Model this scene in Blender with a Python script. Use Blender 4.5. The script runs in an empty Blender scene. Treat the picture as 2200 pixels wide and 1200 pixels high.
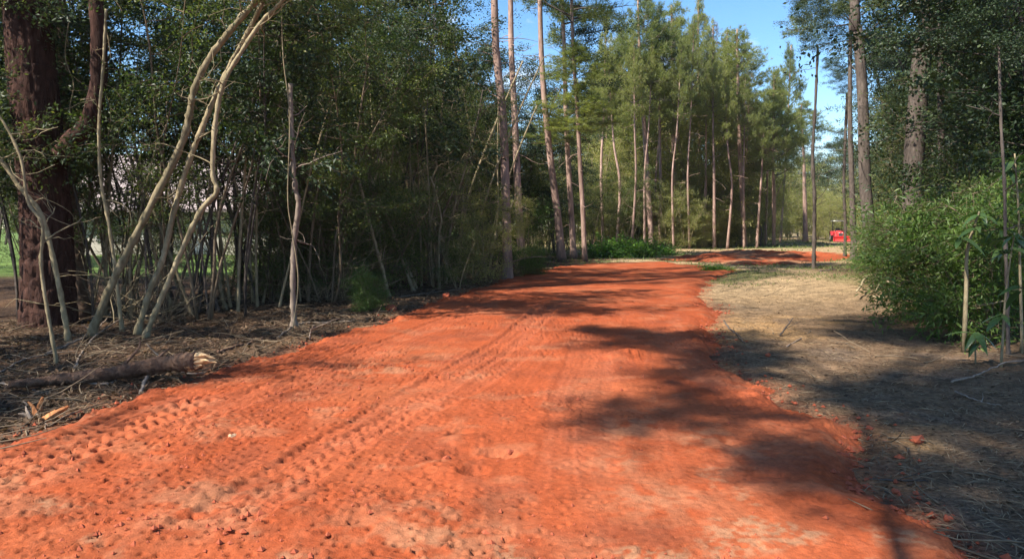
import bpy, math, random
import numpy as np
from mathutils import Vector, Matrix

# ------------------------------------------------------------------ camera, sky, sun, exposure
SC = bpy.context.scene
COL = SC.collection
FPX, CX, CY, HORIZ, CAMZ = 1550.0, 1100.0, 600.0, 488.0, 1.6
PITCH = math.atan((CY - HORIZ) / FPX)
cam_data = bpy.data.cameras.new('camera')
cam = bpy.data.objects.new('camera', cam_data); COL.objects.link(cam)
cam_data.sensor_width = 36.0
cam_data.lens = 36.0 * FPX / 2200.0
cam_data.clip_start = 0.05
cam_data.clip_end = 3000.0
cam.location = (0, 0, CAMZ)
cam.rotation_euler = (math.pi / 2 - PITCH, 0, 0)
SC.camera = cam

SUN_EL = math.radians(48.0)
SUN_H = Vector((-0.82, -0.57)).normalized()          # horizontal direction towards the sun
world = bpy.data.worlds.new('World'); SC.world = world; world.use_nodes = True
wn = world.node_tree.nodes; wl = world.node_tree.links
wn.clear()
w_out = wn.new('ShaderNodeOutputWorld'); w_bg = wn.new('ShaderNodeBackground')
w_sky = wn.new('ShaderNodeTexSky'); w_sky.sky_type = 'NISHITA'; w_sky.sun_disc = False
w_sky.sun_elevation = SUN_EL; w_sky.sun_rotation = math.atan2(SUN_H.x, SUN_H.y)
w_sky.air_density = 1.0; w_sky.dust_density = 0.15; w_sky.ozone_density = 2.5
w_tc = wn.new('ShaderNodeTexCoord')
w_map = wn.new('ShaderNodeMapping'); w_map.inputs['Scale'].default_value = (1, 1, 2.6)
w_noise = wn.new('ShaderNodeTexNoise'); w_noise.inputs['Scale'].default_value = 4.2
w_noise.inputs['Detail'].default_value = 7; w_noise.inputs['Roughness'].default_value = 0.58
w_ramp = wn.new('ShaderNodeValToRGB')
w_ramp.color_ramp.elements[0].position = 0.56; w_ramp.color_ramp.elements[0].color = (0, 0, 0, 1)
w_ramp.color_ramp.elements[1].position = 0.72; w_ramp.color_ramp.elements[1].color = (0.8, 0.8, 0.8, 1)
w_hsv = wn.new('ShaderNodeHueSaturation'); w_hsv.inputs['Saturation'].default_value = 1.22; w_hsv.inputs['Value'].default_value = 0.95
w_mix = wn.new('ShaderNodeMixRGB'); w_mix.inputs['Color2'].default_value = (6.0, 6.3, 7.0, 1)
wl.new(w_tc.outputs['Generated'], w_map.inputs['Vector']); wl.new(w_map.outputs['Vector'], w_noise.inputs['Vector'])
wl.new(w_noise.outputs['Fac'], w_ramp.inputs['Fac']); wl.new(w_ramp.outputs['Color'], w_mix.inputs['Fac'])
wl.new(w_sky.outputs['Color'], w_hsv.inputs['Color']); wl.new(w_hsv.outputs['Color'], w_mix.inputs['Color1'])
wl.new(w_mix.outputs['Color'], w_bg.inputs['Color']); wl.new(w_bg.outputs['Background'], w_out.inputs['Surface'])
w_bg.inputs['Strength'].default_value = 0.10

sun_data = bpy.data.lights.new('sun', 'SUN'); sun_data.energy = 5.0; sun_data.angle = math.radians(0.53)
sun_data.color = (1.0, 0.93, 0.82)
sun = bpy.data.objects.new('sun', sun_data); COL.objects.link(sun)
sdir = Vector((SUN_H.x * math.cos(SUN_EL), SUN_H.y * math.cos(SUN_EL), math.sin(SUN_EL)))
sun.rotation_euler = sdir.to_track_quat('Z', 'Y').to_euler(); sun.location = sdir * 60

SC.view_settings.view_transform = 'Standard'; SC.view_settings.look = 'None'
SC.view_settings.exposure = 1.38; SC.view_settings.gamma = 1.0; SC.view_settings.use_curve_mapping = False
SC.render.engine = 'CYCLES'
SC.cycles.max_bounces = 5; SC.cycles.diffuse_bounces = 3; SC.cycles.transmission_bounces = 3; SC.cycles.glossy_bounces = 2
SC.cycles.use_denoising = True; SC.cycles.sample_clamp_indirect = 6.0
try:
    SC.cycles.denoiser = 'OPENIMAGEDENOISE'; SC.cycles.denoising_input_passes = 'RGB_ALBEDO_NORMAL'
except Exception:
    pass

RNG = np.random.default_rng(11)
random.seed(11)

# ------------------------------------------------------------------ projection helpers
SP, CP = math.sin(PITCH), math.cos(PITCH)
def ray(px, py):
    u = (px - CX) / FPX; v = (CY - py) / FPX
    return (u, CP + v * SP, -SP + v * CP)
def at(px, py, Y):                       # the point seen at a pixel, Y metres ahead
    d = ray(px, py); t = Y / d[1]
    return (d[0] * t, Y, CAMZ + d[2] * t)
def gnd(px, py, z=0.0):                  # where that pixel's ray meets the ground
    d = ray(px, py); t = (z - CAMZ) / d[2]
    return (d[0] * t, d[1] * t, z)

# ------------------------------------------------------------------ numpy noise
def _hash(ix, iy, seed):
    h = (ix.astype(np.int64) * 374761393 + iy.astype(np.int64) * 668265263 + seed * 1274126177) & 0xFFFFFFFF
    h = ((h ^ (h >> 13)) * 1274126177) & 0xFFFFFFFF
    return ((h ^ (h >> 16)) & 0xFFFFFF) / float(0xFFFFFF)
def vnoise(x, y, seed=0):                # value noise, -1..1
    ix = np.floor(x); iy = np.floor(y); fx = x - ix; fy = y - iy
    fx = fx * fx * fx * (fx * (fx * 6 - 15) + 10); fy = fy * fy * fy * (fy * (fy * 6 - 15) + 10)
    a = _hash(ix, iy, seed); b = _hash(ix + 1, iy, seed); c = _hash(ix, iy + 1, seed); d = _hash(ix + 1, iy + 1, seed)
    return ((a * (1 - fx) + b * fx) * (1 - fy) + (c * (1 - fx) + d * fx) * fy) * 2 - 1
def fbm(x, y, seed=0, octv=4, gain=0.5):
    s = np.zeros_like(x, dtype=float); a = 1.0; f = 1.0; n = 0.0
    for k in range(octv):
        s += a * vnoise(x * f + 17.3 * k, y * f - 9.1 * k, seed + k); n += a; a *= gain; f *= 2.03
    return s / n
def sstep(a, b, x):
    t = np.clip((x - a) / (b - a), 0, 1); return t * t * (3 - 2 * t)
def cells(x, y, seed=0):                 # F1 and F2 of a jittered grid
    ix = np.floor(x); iy = np.floor(y); f1 = np.full(x.shape, 9.0); f2 = np.full(x.shape, 9.0)
    for dx in (-1, 0, 1):
        for dy in (-1, 0, 1):
            cx = ix + dx + 0.15 + 0.7 * _hash(ix + dx, iy + dy, seed); cy = iy + dy + 0.15 + 0.7 * _hash(ix + dx, iy + dy, seed + 5)
            d = np.hypot(cx - x, cy - y)
            m = d < f1; f2 = np.where(m, f1, np.minimum(f2, d)); f1 = np.where(m, d, f1)
    return f1, f2

# ------------------------------------------------------------------ mesh helpers
def new_mesh(name, V, F, mat, smooth=True, colors=None):
    """V (n,3); F: (m,k) int array or a list of such arrays"""
    Fs = F if isinstance(F, list) else [F]
    V = np.asarray(V, dtype=np.float32); me = bpy.data.meshes.new(name)
    me.vertices.add(len(V)); me.vertices.foreach_set('co', V.ravel())
    tot = sum(f.size for f in Fs); npoly = sum(len(f) for f in Fs)
    me.loops.add(tot); me.polygons.add(npoly)
    me.loops.foreach_set('vertex_index', np.concatenate([f.ravel() for f in Fs]).astype(np.int32))
    ls = []; off = 0
    for f in Fs:
        ls.append(off + np.arange(len(f)) * f.shape[1]); off += f.size
    me.polygons.foreach_set('loop_start', np.concatenate(ls).astype(np.int32))
    me.polygons.foreach_set('use_smooth', np.full(npoly, smooth, dtype=bool))
    me.update(calc_edges=True); me.validate()
    if colors is not None:
        at_ = me.color_attributes.new('tint', 'FLOAT_COLOR', 'POINT')
        c = np.ones((len(V), 4), dtype=np.float32); c[:, :colors.shape[1]] = colors
        at_.data.foreach_set('color', c.ravel())
    if mat: me.materials.append(mat)
    return me
def obj(name, me, parent=None, loc=None):
    o = bpy.data.objects.new(name, me); COL.objects.link(o)
    if parent: o.parent = parent
    if loc is not None: o.location = loc
    return o
def tag(o, label=None, cat=None, group=None, kind=None):
    if label: o['label'] = label
    if cat: o['category'] = cat
    if group: o['group'] = group
    if kind: o['kind'] = kind
    return o
def thing(name, label, cat, loc=(0, 0, 0), rz=0, group=None):
    o = bpy.data.objects.new(name, None); COL.objects.link(o); o.empty_display_size = 0.2
    o.location = loc; o.rotation_euler = (0, 0, rz)
    return tag(o, label, cat, group)
def clone(src, parent, **kw):
    c = src.copy(); COL.objects.link(c); c.parent = parent
    for k, v in kw.items(): setattr(c, k, v)
    return c
def copy_tree(root, loc, rz, scale, label, group, cat=None):
    r = root.copy(); COL.objects.link(r); r.location = loc; r.rotation_euler = (0, 0, rz)
    r.scale = scale if isinstance(scale, tuple) else (scale,) * 3
    r['label'] = label; r['group'] = group
    if cat: r['category'] = cat
    for ch in list(root.children):
        c = ch.copy(); COL.objects.link(c); c.parent = r
    return r

class MB:                                 # collects tubes, boxes and polygons into one mesh
    def __init__(s): s.V = []; s.F3 = []; s.F4 = []; s.n = 0
    def add(s, V, F):
        V = np.asarray(V, float); F = np.asarray(F, int) + s.n
        s.V.append(V); s.n += len(V); (s.F3 if F.shape[1] == 3 else s.F4).append(F)
    def tube(s, P, R, k=6, cap=True, rough=0.0, rng=None):
        P = np.asarray(P, float); R = np.asarray(R, float); n = len(P)
        T = np.gradient(P, axis=0); T /= np.linalg.norm(T, axis=1)[:, None] + 1e-9
        ref = np.array([0, 0, 1.0]) if abs(T[0][2]) < 0.8 else np.array([1.0, 0, 0])
        A = np.cross(T, ref); A /= np.linalg.norm(A, axis=1)[:, None] + 1e-9
        for i in range(1, n):             # carry the frame along
            a = A[i - 1] - T[i] * np.dot(A[i - 1], T[i]); l = np.linalg.norm(a)
            if l > 1e-5: A[i] = a / l
        B = np.cross(T, A); ang = np.linspace(0, 2 * np.pi, k, endpoint=False)
        rr = R[:, None] * np.ones((1, k))
        if rough and rng is not None: rr = rr * (1 + rng.uniform(-rough, rough, rr.shape))
        V = P[:, None, :] + rr[..., None] * (np.cos(ang)[None, :, None] * A[:, None, :] + np.sin(ang)[None, :, None] * B[:, None, :])
        idx = np.arange(n * k).reshape(n, k)
        q = np.stack([idx[:-1], np.roll(idx[:-1], -1, 1), np.roll(idx[1:], -1, 1), idx[1:]], -1).reshape(-1, 4)
        V = V.reshape(-1, 3)
        if cap:
            V = np.vstack([V, P[-1:], P[:1]]); m = n * k
            f = np.stack([idx[-1], np.roll(idx[-1], -1), np.full(k, m)], -1); g = np.stack([np.roll(idx[0], -1), idx[0], np.full(k, m + 1)], -1)
            s.add(V, q); s.F3.append(np.vstack([f, g]) + s.n - len(V))
        else: s.add(V, q)
    def box(s, c, h, rot=None):
        v = np.array([[x, y, z] for z in (-1, 1) for x, y in ((-1, -1), (1, -1), (1, 1), (-1, 1))], float) * np.asarray(h)
        if rot is not None: v = v @ np.array(rot.to_3x3()).T
        s.add(v + np.asarray(c), [[3, 2, 1, 0], [4, 5, 6, 7], [0, 1, 5, 4], [1, 2, 6, 5], [2, 3, 7, 6], [3, 0, 4, 7]])
    def mesh(s, name, mat, smooth=True):
        F = []
        if s.F3: F.append(np.vstack(s.F3))
        if s.F4: F.append(np.vstack(s.F4))
        return new_mesh(name, np.vstack(s.V), F, mat, smooth)
    def build(s, name, mat, parent=None, smooth=True):
        return obj(name, s.mesh(name, mat, smooth), parent)
def spline(P, n):                         # Catmull-Rom through points
    P = np.asarray(P, float)
    if len(P) < 3:
        t = np.linspace(0, 1, n)[:, None]; return P[0] * (1 - t) + P[-1] * t
    Q = np.vstack([2 * P[0] - P[1], P, 2 * P[-1] - P[-2]]); m = len(P) - 1
    t = np.linspace(0, m - 1e-6, n); i = t.astype(int); f = (t - i)[:, None]
    a, b, c, d = Q[i], Q[i + 1], Q[i + 2], Q[i + 3]
    return 0.5 * (2 * b + (c - a) * f + (2 * a - 5 * b + 4 * c - d) * f ** 2 + (3 * b - a - 3 * c + d) * f ** 3)

# ------------------------------------------------------------------ materials
class NT:
    def __init__(s, name):
        s.m = bpy.data.materials.new(name); s.m.use_nodes = True; s.t = s.m.node_tree; s.n = s.t.nodes; s.l = s.t.links
        s.bsdf = s.n['Principled BSDF']; s.out = s.n['Material Output']
    def new(s, typ, **kw):
        n = s.n.new(typ)
        for k, v in kw.items():
            if k in n.inputs: n.inputs[k].default_value = v
            else: setattr(n, k, v)
        return n
    def link(s, a, b): s.l.new(a, b)
    def coords(s, scale=(1, 1, 1)):
        tc = s.new('ShaderNodeTexCoord'); mp = s.new('ShaderNodeMapping'); mp.inputs['Scale'].default_value = scale
        s.link(tc.outputs['Object'], mp.inputs['Vector']); return mp.outputs['Vector']
    def noise(s, vec, scale, detail=4, rough=0.55):
        n = s.new('ShaderNodeTexNoise'); n.inputs['Scale'].default_value = scale; n.inputs['Detail'].default_value = detail
        n.inputs['Roughness'].default_value = rough; s.link(vec, n.inputs['Vector']); return n.outputs['Fac']
    def ramp(s, fac, stops):
        r = s.new('ShaderNodeValToRGB'); e = r.color_ramp.elements
        while len(e) < len(stops): e.new(0.5)
        for k, (p, c) in enumerate(stops):
            e[k].position = p; e[k].color = (c if hasattr(c, '__len__') else (c, c, c)) + (1,) if hasattr(c, '__len__') else (c, c, c, 1)
        s.link(fac, r.inputs['Fac']); return r.outputs['Color']
    def mix(s, fac, a, b, mode='MIX'):
        n = s.new('ShaderNodeMixRGB', blend_type=mode)
        for i, v in ((0, fac), (1, a), (2, b)):
            if hasattr(v, 'is_linked') or isinstance(v, bpy.types.NodeSocket): s.link(v, n.inputs[i])
            else: n.inputs[i].default_value = v if i == 0 else tuple(v) + (1,)
        return n.outputs[0]
    def bump(s, h, strength, dist):
        b = s.new('ShaderNodeBump'); b.inputs['Strength'].default_value = strength; b.inputs['Distance'].default_value = dist
        s.link(h, b.inputs['Height']); s.link(b.outputs['Normal'], s.bsdf.inputs['Normal'])

def leaf_mat(name, dark, light, yellow=None, trans=0.42, rough=0.45):
    t = NT(name)
    geo = t.new('ShaderNodeNewGeometry'); oi = t.new('ShaderNodeObjectInfo')
    stops = [(0.0, dark), (0.75, light)]
    if yellow: stops += [(0.93, light), (1.0, yellow)]
    c = t.ramp(geo.outputs['Random Per Island'], stops)
    mm = t.new('ShaderNodeMapRange'); t.link(oi.outputs['Random'], mm.inputs[0]); mm.inputs[3].default_value = 0.78; mm.inputs[4].default_value = 1.22
    hsv = t.new('ShaderNodeHueSaturation'); t.link(c, hsv.inputs['Color']); t.link(mm.outputs[0], hsv.inputs['Value'])
    mh = t.new('ShaderNodeMapRange'); t.link(oi.outputs['Random'], mh.inputs[0]); mh.inputs[3].default_value = 0.515; mh.inputs[4].default_value = 0.485
    t.link(mh.outputs[0], hsv.inputs['Hue'])
    t.link(hsv.outputs['Color'], t.bsdf.inputs['Base Color'])
    t.bsdf.inputs['Roughness'].default_value = rough; t.bsdf.inputs['Specular IOR Level'].default_value = 0.35
    tr = t.new('ShaderNodeBsdfTranslucent'); br = t.mix(1.0, hsv.outputs['Color'], (1.5, 1.6, 0.75), 'MULTIPLY'); t.link(br, tr.inputs['Color'])
    ms = t.new('ShaderNodeMixShader'); ms.inputs[0].default_value = trans
    t.link(t.bsdf.outputs[0], ms.inputs[1]); t.link(tr.outputs[0], ms.inputs[2]); t.link(ms.outputs[0], t.out.inputs['Surface'])
    return t.m
def bark_mat(name, a, b, zs=0.25, scale=14, bump=0.5, dist=0.02, moss=None):
    t = NT(name); v = t.coords((1, 1, zs)); f = t.noise(v, scale, 6, 0.62); g = t.noise(v, scale * 0.22, 3)
    oi = t.new('ShaderNodeObjectInfo')
    c = t.mix(t.ramp(f, [(0.32, 0.0), (0.68, 1.0)]), a, b)
    c = t.mix(t.ramp(g, [(0.4, 0.0), (0.7, 0.55)]), c, moss or tuple(x * 0.6 for x in a))
    mm = t.new('ShaderNodeMapRange'); t.link(oi.outputs['Random'], mm.inputs[0]); mm.inputs[3].default_value = 0.8; mm.inputs[4].default_value = 1.2
    hsv = t.new('ShaderNodeHueSaturation'); t.link(c, hsv.inputs['Color']); t.link(mm.outputs[0], hsv.inputs['Value'])
    t.link(hsv.outputs['Color'], t.bsdf.inputs['Base Color'])
    t.bsdf.inputs['Roughness'].default_value = 0.9; t.bsdf.inputs['Specular IOR Level'].default_value = 0.15
    t.bump(f, bump, dist); return t.m
def plain(name, col, rough=0.5, metal=0.0, var=0.12):
    t = NT(name); v = t.coords(); f = t.noise(v, 6, 5)
    c = t.mix(f, tuple(x * (1 - var) for x in col), tuple(min(1, x * (1 + var)) for x in col))
    t.link(c, t.bsdf.inputs['Base Color']); t.bsdf.inputs['Roughness'].default_value = rough; t.bsdf.inputs['Metallic'].default_value = metal
    return t.m

M = {}
M['privet'] = leaf_mat('privet_leaves', (0.042, 0.062, 0.018), (0.110, 0.140, 0.038), (0.23, 0.21, 0.065))
M['thicket'] = leaf_mat('thicket_leaves', (0.032, 0.050, 0.016), (0.080, 0.108, 0.032), (0.18, 0.17, 0.055))
M['oak'] = leaf_mat('dark_oak_leaves', (0.018, 0.034, 0.015), (0.046, 0.072, 0.028), (0.10, 0.12, 0.04), 0.25, 0.5)
M['yellowgreen'] = leaf_mat('sunny_shrub_leaves', (0.125, 0.140, 0.040), (0.270, 0.275, 0.088), (0.40, 0.33, 0.14))
M['fern'] = leaf_mat('bush_leaves', (0.035, 0.075, 0.016), (0.085, 0.145, 0.032), (0.15, 0.19, 0.045))
M['lush'] = leaf_mat('ground_cover_leaves', (0.06, 0.14, 0.02), (0.11, 0.23, 0.035), None)
M['pine'] = leaf_mat('pine_needles', (0.095, 0.118, 0.036), (0.210, 0.232, 0.074), (0.34, 0.29, 0.12), 0.45)
M['pine_brown'] = leaf_mat('rusty_pine_needles', (0.11, 0.07, 0.035), (0.20, 0.15, 0.07), (0.26, 0.10, 0.06), 0.3)
M['bay'] = leaf_mat('bay_leaves', (0.030, 0.062, 0.022), (0.062, 0.105, 0.035), None, 0.2, 0.25)
M['dead'] = leaf_mat('dead_leaves', (0.038, 0.022, 0.012), (0.115, 0.064, 0.034), (0.22, 0.135, 0.072), 0.1, 0.8)
M['grass'] = leaf_mat('grass_blades', (0.05, 0.085, 0.02), (0.13, 0.17, 0.05), (0.28, 0.24, 0.11), 0.3, 0.6)
M['straw'] = leaf_mat('pine_straw', (0.10, 0.066, 0.036), (0.23, 0.165, 0.095), (0.36, 0.28, 0.17), 0.1, 0.8)
M['pinebark'] = bark_mat('pine_bark', (0.19, 0.118, 0.094), (0.47, 0.325, 0.265), 0.22, 9, 0.9, 0.03)
M['bigbark'] = bark_mat('old_pine_bark', (0.030, 0.014, 0.011), (0.090, 0.043, 0.032), 0.3, 12, 1.0, 0.06)
M['darkbark'] = bark_mat('dark_bark', (0.050, 0.040, 0.034), (0.140, 0.112, 0.094), 0.3, 16, 0.7, 0.015)
M['palebark'] = bark_mat('pale_bark', (0.165, 0.125, 0.072), (0.35, 0.285, 0.178), 0.45, 15, 0.8, 0.018, (0.10, 0.088, 0.05))
M['twig'] = bark_mat('twig_bark', (0.08, 0.058, 0.038), (0.20, 0.15, 0.10), 0.4, 9, 0.4, 0.005)
M['brownbark'] = bark_mat('ringed_bark', (0.13, 0.080, 0.055), (0.25, 0.17, 0.115), 3.0, 6, 0.6, 0.008)
M['deadwood'] = bark_mat('dead_wood', (0.15, 0.11, 0.085), (0.32, 0.255, 0.20), 0.3, 18, 0.6, 0.006)
M['log'] = bark_mat('log_bark', (0.07, 0.038, 0.027), (0.25, 0.15, 0.10), 1.0, 17, 1.0, 0.05)
M['splinter'] = bark_mat('fresh_wood', (0.42, 0.24, 0.11), (0.72, 0.50, 0.28), 1.0, 22, 0.5, 0.006)
M['rootwood'] = bark_mat('orange_root_wood', (0.26, 0.09, 0.035), (0.55, 0.26, 0.11), 1.0, 16, 0.6, 0.008)

def ground_mat():
    t = NT('ground_soil'); v = t.coords()
    at_ = t.new('ShaderNodeAttribute', attribute_name='tint')
    f1 = t.noise(v, 3.2, 8, 0.65); f2 = t.noise(v, 26, 6, 0.7); f3 = t.noise(t.coords((1, 1, 1)), 95, 3, 0.6)
    c = t.mix(1.0, at_.outputs['Color'], t.ramp(f1, [(0.32, 0.50), (0.50, 1.0), (0.70, 1.40)]), 'MULTIPLY')
    c = t.mix(1.0, c, t.ramp(f2, [(0.34, 0.38), (0.50, 1.0), (0.68, 1.55)]), 'MULTIPLY')
    c = t.mix(t.ramp(f3, [(0.60, 0.0), (0.72, 0.55)]), c, (0.25, 0.20, 0.13))
    t.link(c, t.bsdf.inputs['Base Color']); t.bsdf.inputs['Roughness'].default_value = 0.95; t.bsdf.inputs['Specular IOR Level'].default_value = 0.1
    h = t.mix(0.4, f2, f3); t.bump(h, 1.0, 0.05); return t.m
def road_mat():
    t = NT('red_clay'); v = t.coords()
    at_ = t.new('ShaderNodeAttribute', attribute_name='tint')
    f1 = t.noise(v, 2.2, 8, 0.62); f2 = t.noise(v, 22, 6, 0.66); f3 = t.noise(v, 110, 4, 0.6); f4 = t.noise(t.coords((1, 3.2, 1)), 5.5, 6, 0.7)
    c = t.mix(1.0, at_.outputs['Color'], t.ramp(f1, [(0.32, 0.80), (0.52, 1.0), (0.72, 1.15)]), 'MULTIPLY')
    c = t.mix(t.ramp(f4, [(0.55, 0.0), (0.74, 0.42)]), c, (0.30, 0.088, 0.036))
    c = t.mix(1.0, c, t.ramp(f2, [(0.30, 0.72), (0.50, 1.0), (0.72, 1.22)]), 'MULTIPLY')
    c = t.mix(t.ramp(f3, [(0.62, 0.0), (0.75, 0.5)]), c, (0.32, 0.115, 0.052))
    t.link(c, t.bsdf.inputs['Base Color']); t.bsdf.inputs['Roughness'].default_value = 0.95; t.bsdf.inputs['Specular IOR Level'].default_value = 0.08
    h = t.mix(0.35, f2, f3); t.bump(h, 0.75, 0.022); return t.m
M['ground'] = ground_mat(); M['road'] = road_mat()
M['clay'] = plain('clay_clod', (0.26, 0.056, 0.022), 0.95, 0, 0.35)
M['sandstone'] = plain('sandy_stone', (0.34, 0.23, 0.14), 0.9, 0, 0.2)

# ------------------------------------------------------------------ terrain
ROAD = [(-4.9, 0.5), (-4.5, 3.0)] + [gnd(*p)[:2] for p in (
    (0, 962), (140, 908), (300, 852), (440, 805), (560, 776), (700, 735), (830, 690), (920, 655), (1000, 630), (1080, 603), (1150, 582),
    (1230, 570), (1320, 564), (1420, 563), (1500, 571), (1565, 585), (1530, 600), (1490, 622), (1520, 650), (1530, 672), (1515, 700),
    (1535, 745), (1555, 790), (1620, 830), (1700, 868), (1790, 915), (1822, 960), (1830, 1012), (1880, 1062), (1950, 1108), (2050, 1192))] + [(2.35, 2.4), (2.6, 0.5)]
TRACK = [gnd(*p)[:2] for p in ((1420, 556), (1500, 546), (1580, 538), (1700, 541), (1810, 545), (1850, 552), (1790, 558), (1700, 566), (1600, 567), (1520, 561))]
def sdf(poly, x, y):                      # signed distance, negative inside
    x = np.asarray(x, float); y = np.asarray(y, float); d = np.full(x.shape, 1e9); ins = np.zeros(x.shape, bool)
    for (ax, ay), (bx, by) in zip(poly, poly[1:] + poly[:1]):
        ex, ey = bx - ax, by - ay; wx, wy = x - ax, y - ay
        t = np.clip((wx * ex + wy * ey) / (ex * ex + ey * ey + 1e-12), 0, 1)
        d = np.minimum(d, (wx - ex * t) ** 2 + (wy - ey * t) ** 2)
        c = ((ay <= y) & (by > y)) | ((by <= y) & (ay > y))
        ins ^= c & (x < ax + (y - ay) / (ey if abs(ey) > 1e-9 else 1e-9) * ex)
    d = np.sqrt(d); return np.where(ins, -d, d)
def road_sdf(x, y):
    k = np.clip(0.12 + 0.010 * y, 0, 0.6)
    return sdf(ROAD, x, y) + k * (fbm(x * 1.1, y * 1.1, 3, 3) * 1.1 + fbm(x * 6, y * 6, 8, 4, 0.65) * 0.75)
def track_sdf(x, y):
    return sdf(TRACK, x, y) + 0.9 * fbm(x * 0.5, y * 0.5, 31, 3)
def base_z(x, y):
    x = np.asarray(x, float); y = np.asarray(y, float)
    z = 0.05 * fbm(x * 0.25, y * 0.25, 21, 3) * sstep(6, 14, np.hypot(x, y * 0.6))
    z += 0.22 * sstep(6.0, 8.5, x) * (1 - sstep(20, 30, y)) * sstep(6, 10, y)          # right bank
    z += -0.10 * sstep(-4.5, -7.5, x) * (1 - sstep(30, 40, y))
    return z
def ground_z(x, y):
    z = base_z(x, y); d = np.minimum(road_sdf(x, y), track_sdf(x, y)); out = sstep(-0.05, 0.25, d)
    near = 1 - sstep(14, 40, y)
    left = (x < -0.1 * y + 1.0)
    z = z + out * near * (0.022 * fbm(x * 2.2, y * 2.2, 41, 3) + np.where(left, 0.045, 0.020) * fbm(x * 5.5, y * 5.5, 45, 4, 0.6))
    return z - 0.05 * (1 - out)
def gz(x, y):
    return float(ground_z(np.array([x], float), np.array([y], float))[0])

def axis(lo, hi, d0, d1, step, grow):     # dense between d0 and d1, growing outwards
    a = list(np.arange(d0, d1, step)); s = step
    while a[-1] < hi: s *= grow; a.append(a[-1] + s)
    b = []; v = d0; s = step
    while v > lo: s *= grow; v -= s; b.append(v)
    return np.array(b[::-1] + a)
def grid_faces(nx, ny):
    i = np.arange(nx * ny).reshape(ny, nx)
    return np.stack([i[:-1, :-1], i[:-1, 1:], i[1:, 1:], i[1:, :-1]], -1).reshape(-1, 4)

xs = axis(-700, 700, -8, 8, 0.05, 1.06); ys = axis(-300, 1100, 2.6, 9.5, 0.04, 1.03)
X, Y = np.meshgrid(xs, ys); x = X.ravel(); y = Y.ravel()
z = ground_z(x, y)
left_edge = np.interp(y, [0, 5, 9, 12, 17, 27, 33, 60], [-4.6, -3.8, -3.0, -2.2, -1.1, 0.9, 4.0, 16])
leftw = sstep(0.3, -0.8, x - left_edge)
far = sstep(17, 34, y)
humus = np.array([0.055, 0.033, 0.022]); leafy = np.array([0.125, 0.072, 0.042]); greyb = np.array([0.190, 0.120, 0.070]); tan = np.array([0.38, 0.225, 0.10])
straw = np.array([0.40, 0.285, 0.160]); green = np.array([0.13, 0.15, 0.048]); lawn = np.array([0.13, 0.20, 0.05])
n1 = fbm(x * 0.55, y * 0.55, 61, 4); n2 = fbm(x * 1.7, y * 1.7, 67, 4); n3 = fbm(x * 0.3, y * 0.3, 71, 3)
def lerp(a, b, t): return a * (1 - t[:, None]) + b * t[:, None]
c = np.tile(greyb, (len(x), 1))
c = lerp(c, np.tile(tan, (len(x), 1)), sstep(0.05, 0.5, n1 + 0.5 * n2) * 0.8)
c = lerp(c, np.tile(np.array([0.13, 0.10, 0.08]), (len(x), 1)), sstep(0.15, 0.6, n2 - 0.4 * n1) * 0.5)
c = lerp(c, np.tile(straw, (len(x), 1)), np.clip(sstep(11, 20, y) * 0.9, 0, 1))
c = lerp(c, np.tile(green, (len(x), 1)), sstep(0.0, 0.45, n1 + n3) * sstep(13, 24, y) * 0.75)
lh = lerp(np.tile(humus, (len(x), 1)), np.tile(leafy, (len(x), 1)), sstep(-0.1, 0.45, n2 + 0.4 * n1))
c = lerp(c, lh, leftw * (1 - sstep(36, 50, y)))
c = lerp(c, lh, sstep(6.0, 8.0, x - 0.14 * y) * (1 - sstep(24, 34, y)) * sstep(7, 9, y))
c = lerp(c, np.tile(lawn, (len(x), 1)), sstep(23, 27, y) * sstep(-6.5, -9, x + 0.0 * y))
red = np.array([0.27, 0.085, 0.04])
dr = np.minimum(road_sdf(x, y), track_sdf(x, y) * 0.5)
c = lerp(c, np.tile(red, (len(x), 1)), (1 - sstep(0.0, 0.45, dr)) * 0.55 + 0)
ground = tag(obj('ground', new_mesh('ground', np.stack([x, y, z], 1), grid_faces(len(xs), len(ys)), M['ground'], True, c * 0.84)), kind='structure',
             label='brown soil with leaf litter, straw and patchy grass around the red road')

# the red clay road
def polyline_sd(pts, x, y):               # signed side distance and length along a polyline
    P = spline([(p[0], p[1], 0) for p in pts], 60)[:, :2]
    best = np.full(x.shape, 1e9); sd = np.zeros(x.shape); al = np.zeros(x.shape); acc = 0.0
    for a, b in zip(P[:-1], P[1:]):
        e = b - a; L = math.hypot(*e); wx = x - a[0]; wy = y - a[1]
        t = np.clip((wx * e[0] + wy * e[1]) / (L * L), 0, 1); dx = wx - e[0] * t; dy = wy - e[1] * t; d = np.hypot(dx, dy)
        m = d < best; best = np.where(m, d, best); sd = np.where(m, np.sign(e[0] * wy - e[1] * wx) * d, sd); al = np.where(m, acc + t * L, al); acc += L
    return sd, al
TRK = [  # centre line pixels, half width, lug depth, groove depth
    ([(-60, 1090), (80, 1010), (200, 960), (330, 900), (470, 850)], 0.28, 0.036, 0.012),
    ([(380, 1200), (560, 1085), (740, 960), (900, 860), (1010, 795), (1110, 730), (1180, 660)], 0.24, 0.018, 0.014),
    ([(700, 1000), (830, 930), (980, 850), (1090, 785), (1160, 720)], 0.22, 0.013, 0.008),
    ([(1230, 1060), (1250, 960), (1250, 880), (1262, 800), (1275, 720)], 0.30, 0.010, 0.006),
    ([(1560, 1080), (1640, 1000), (1660, 930), (1600, 860), (1480, 780), (1420, 700)], 0.30, 0.012, 0.006),
    ([(300, 960), (600, 840), (850, 740), (1010, 675), (1130, 620)], 0.22, 0.007, 0.012),
]
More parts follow.
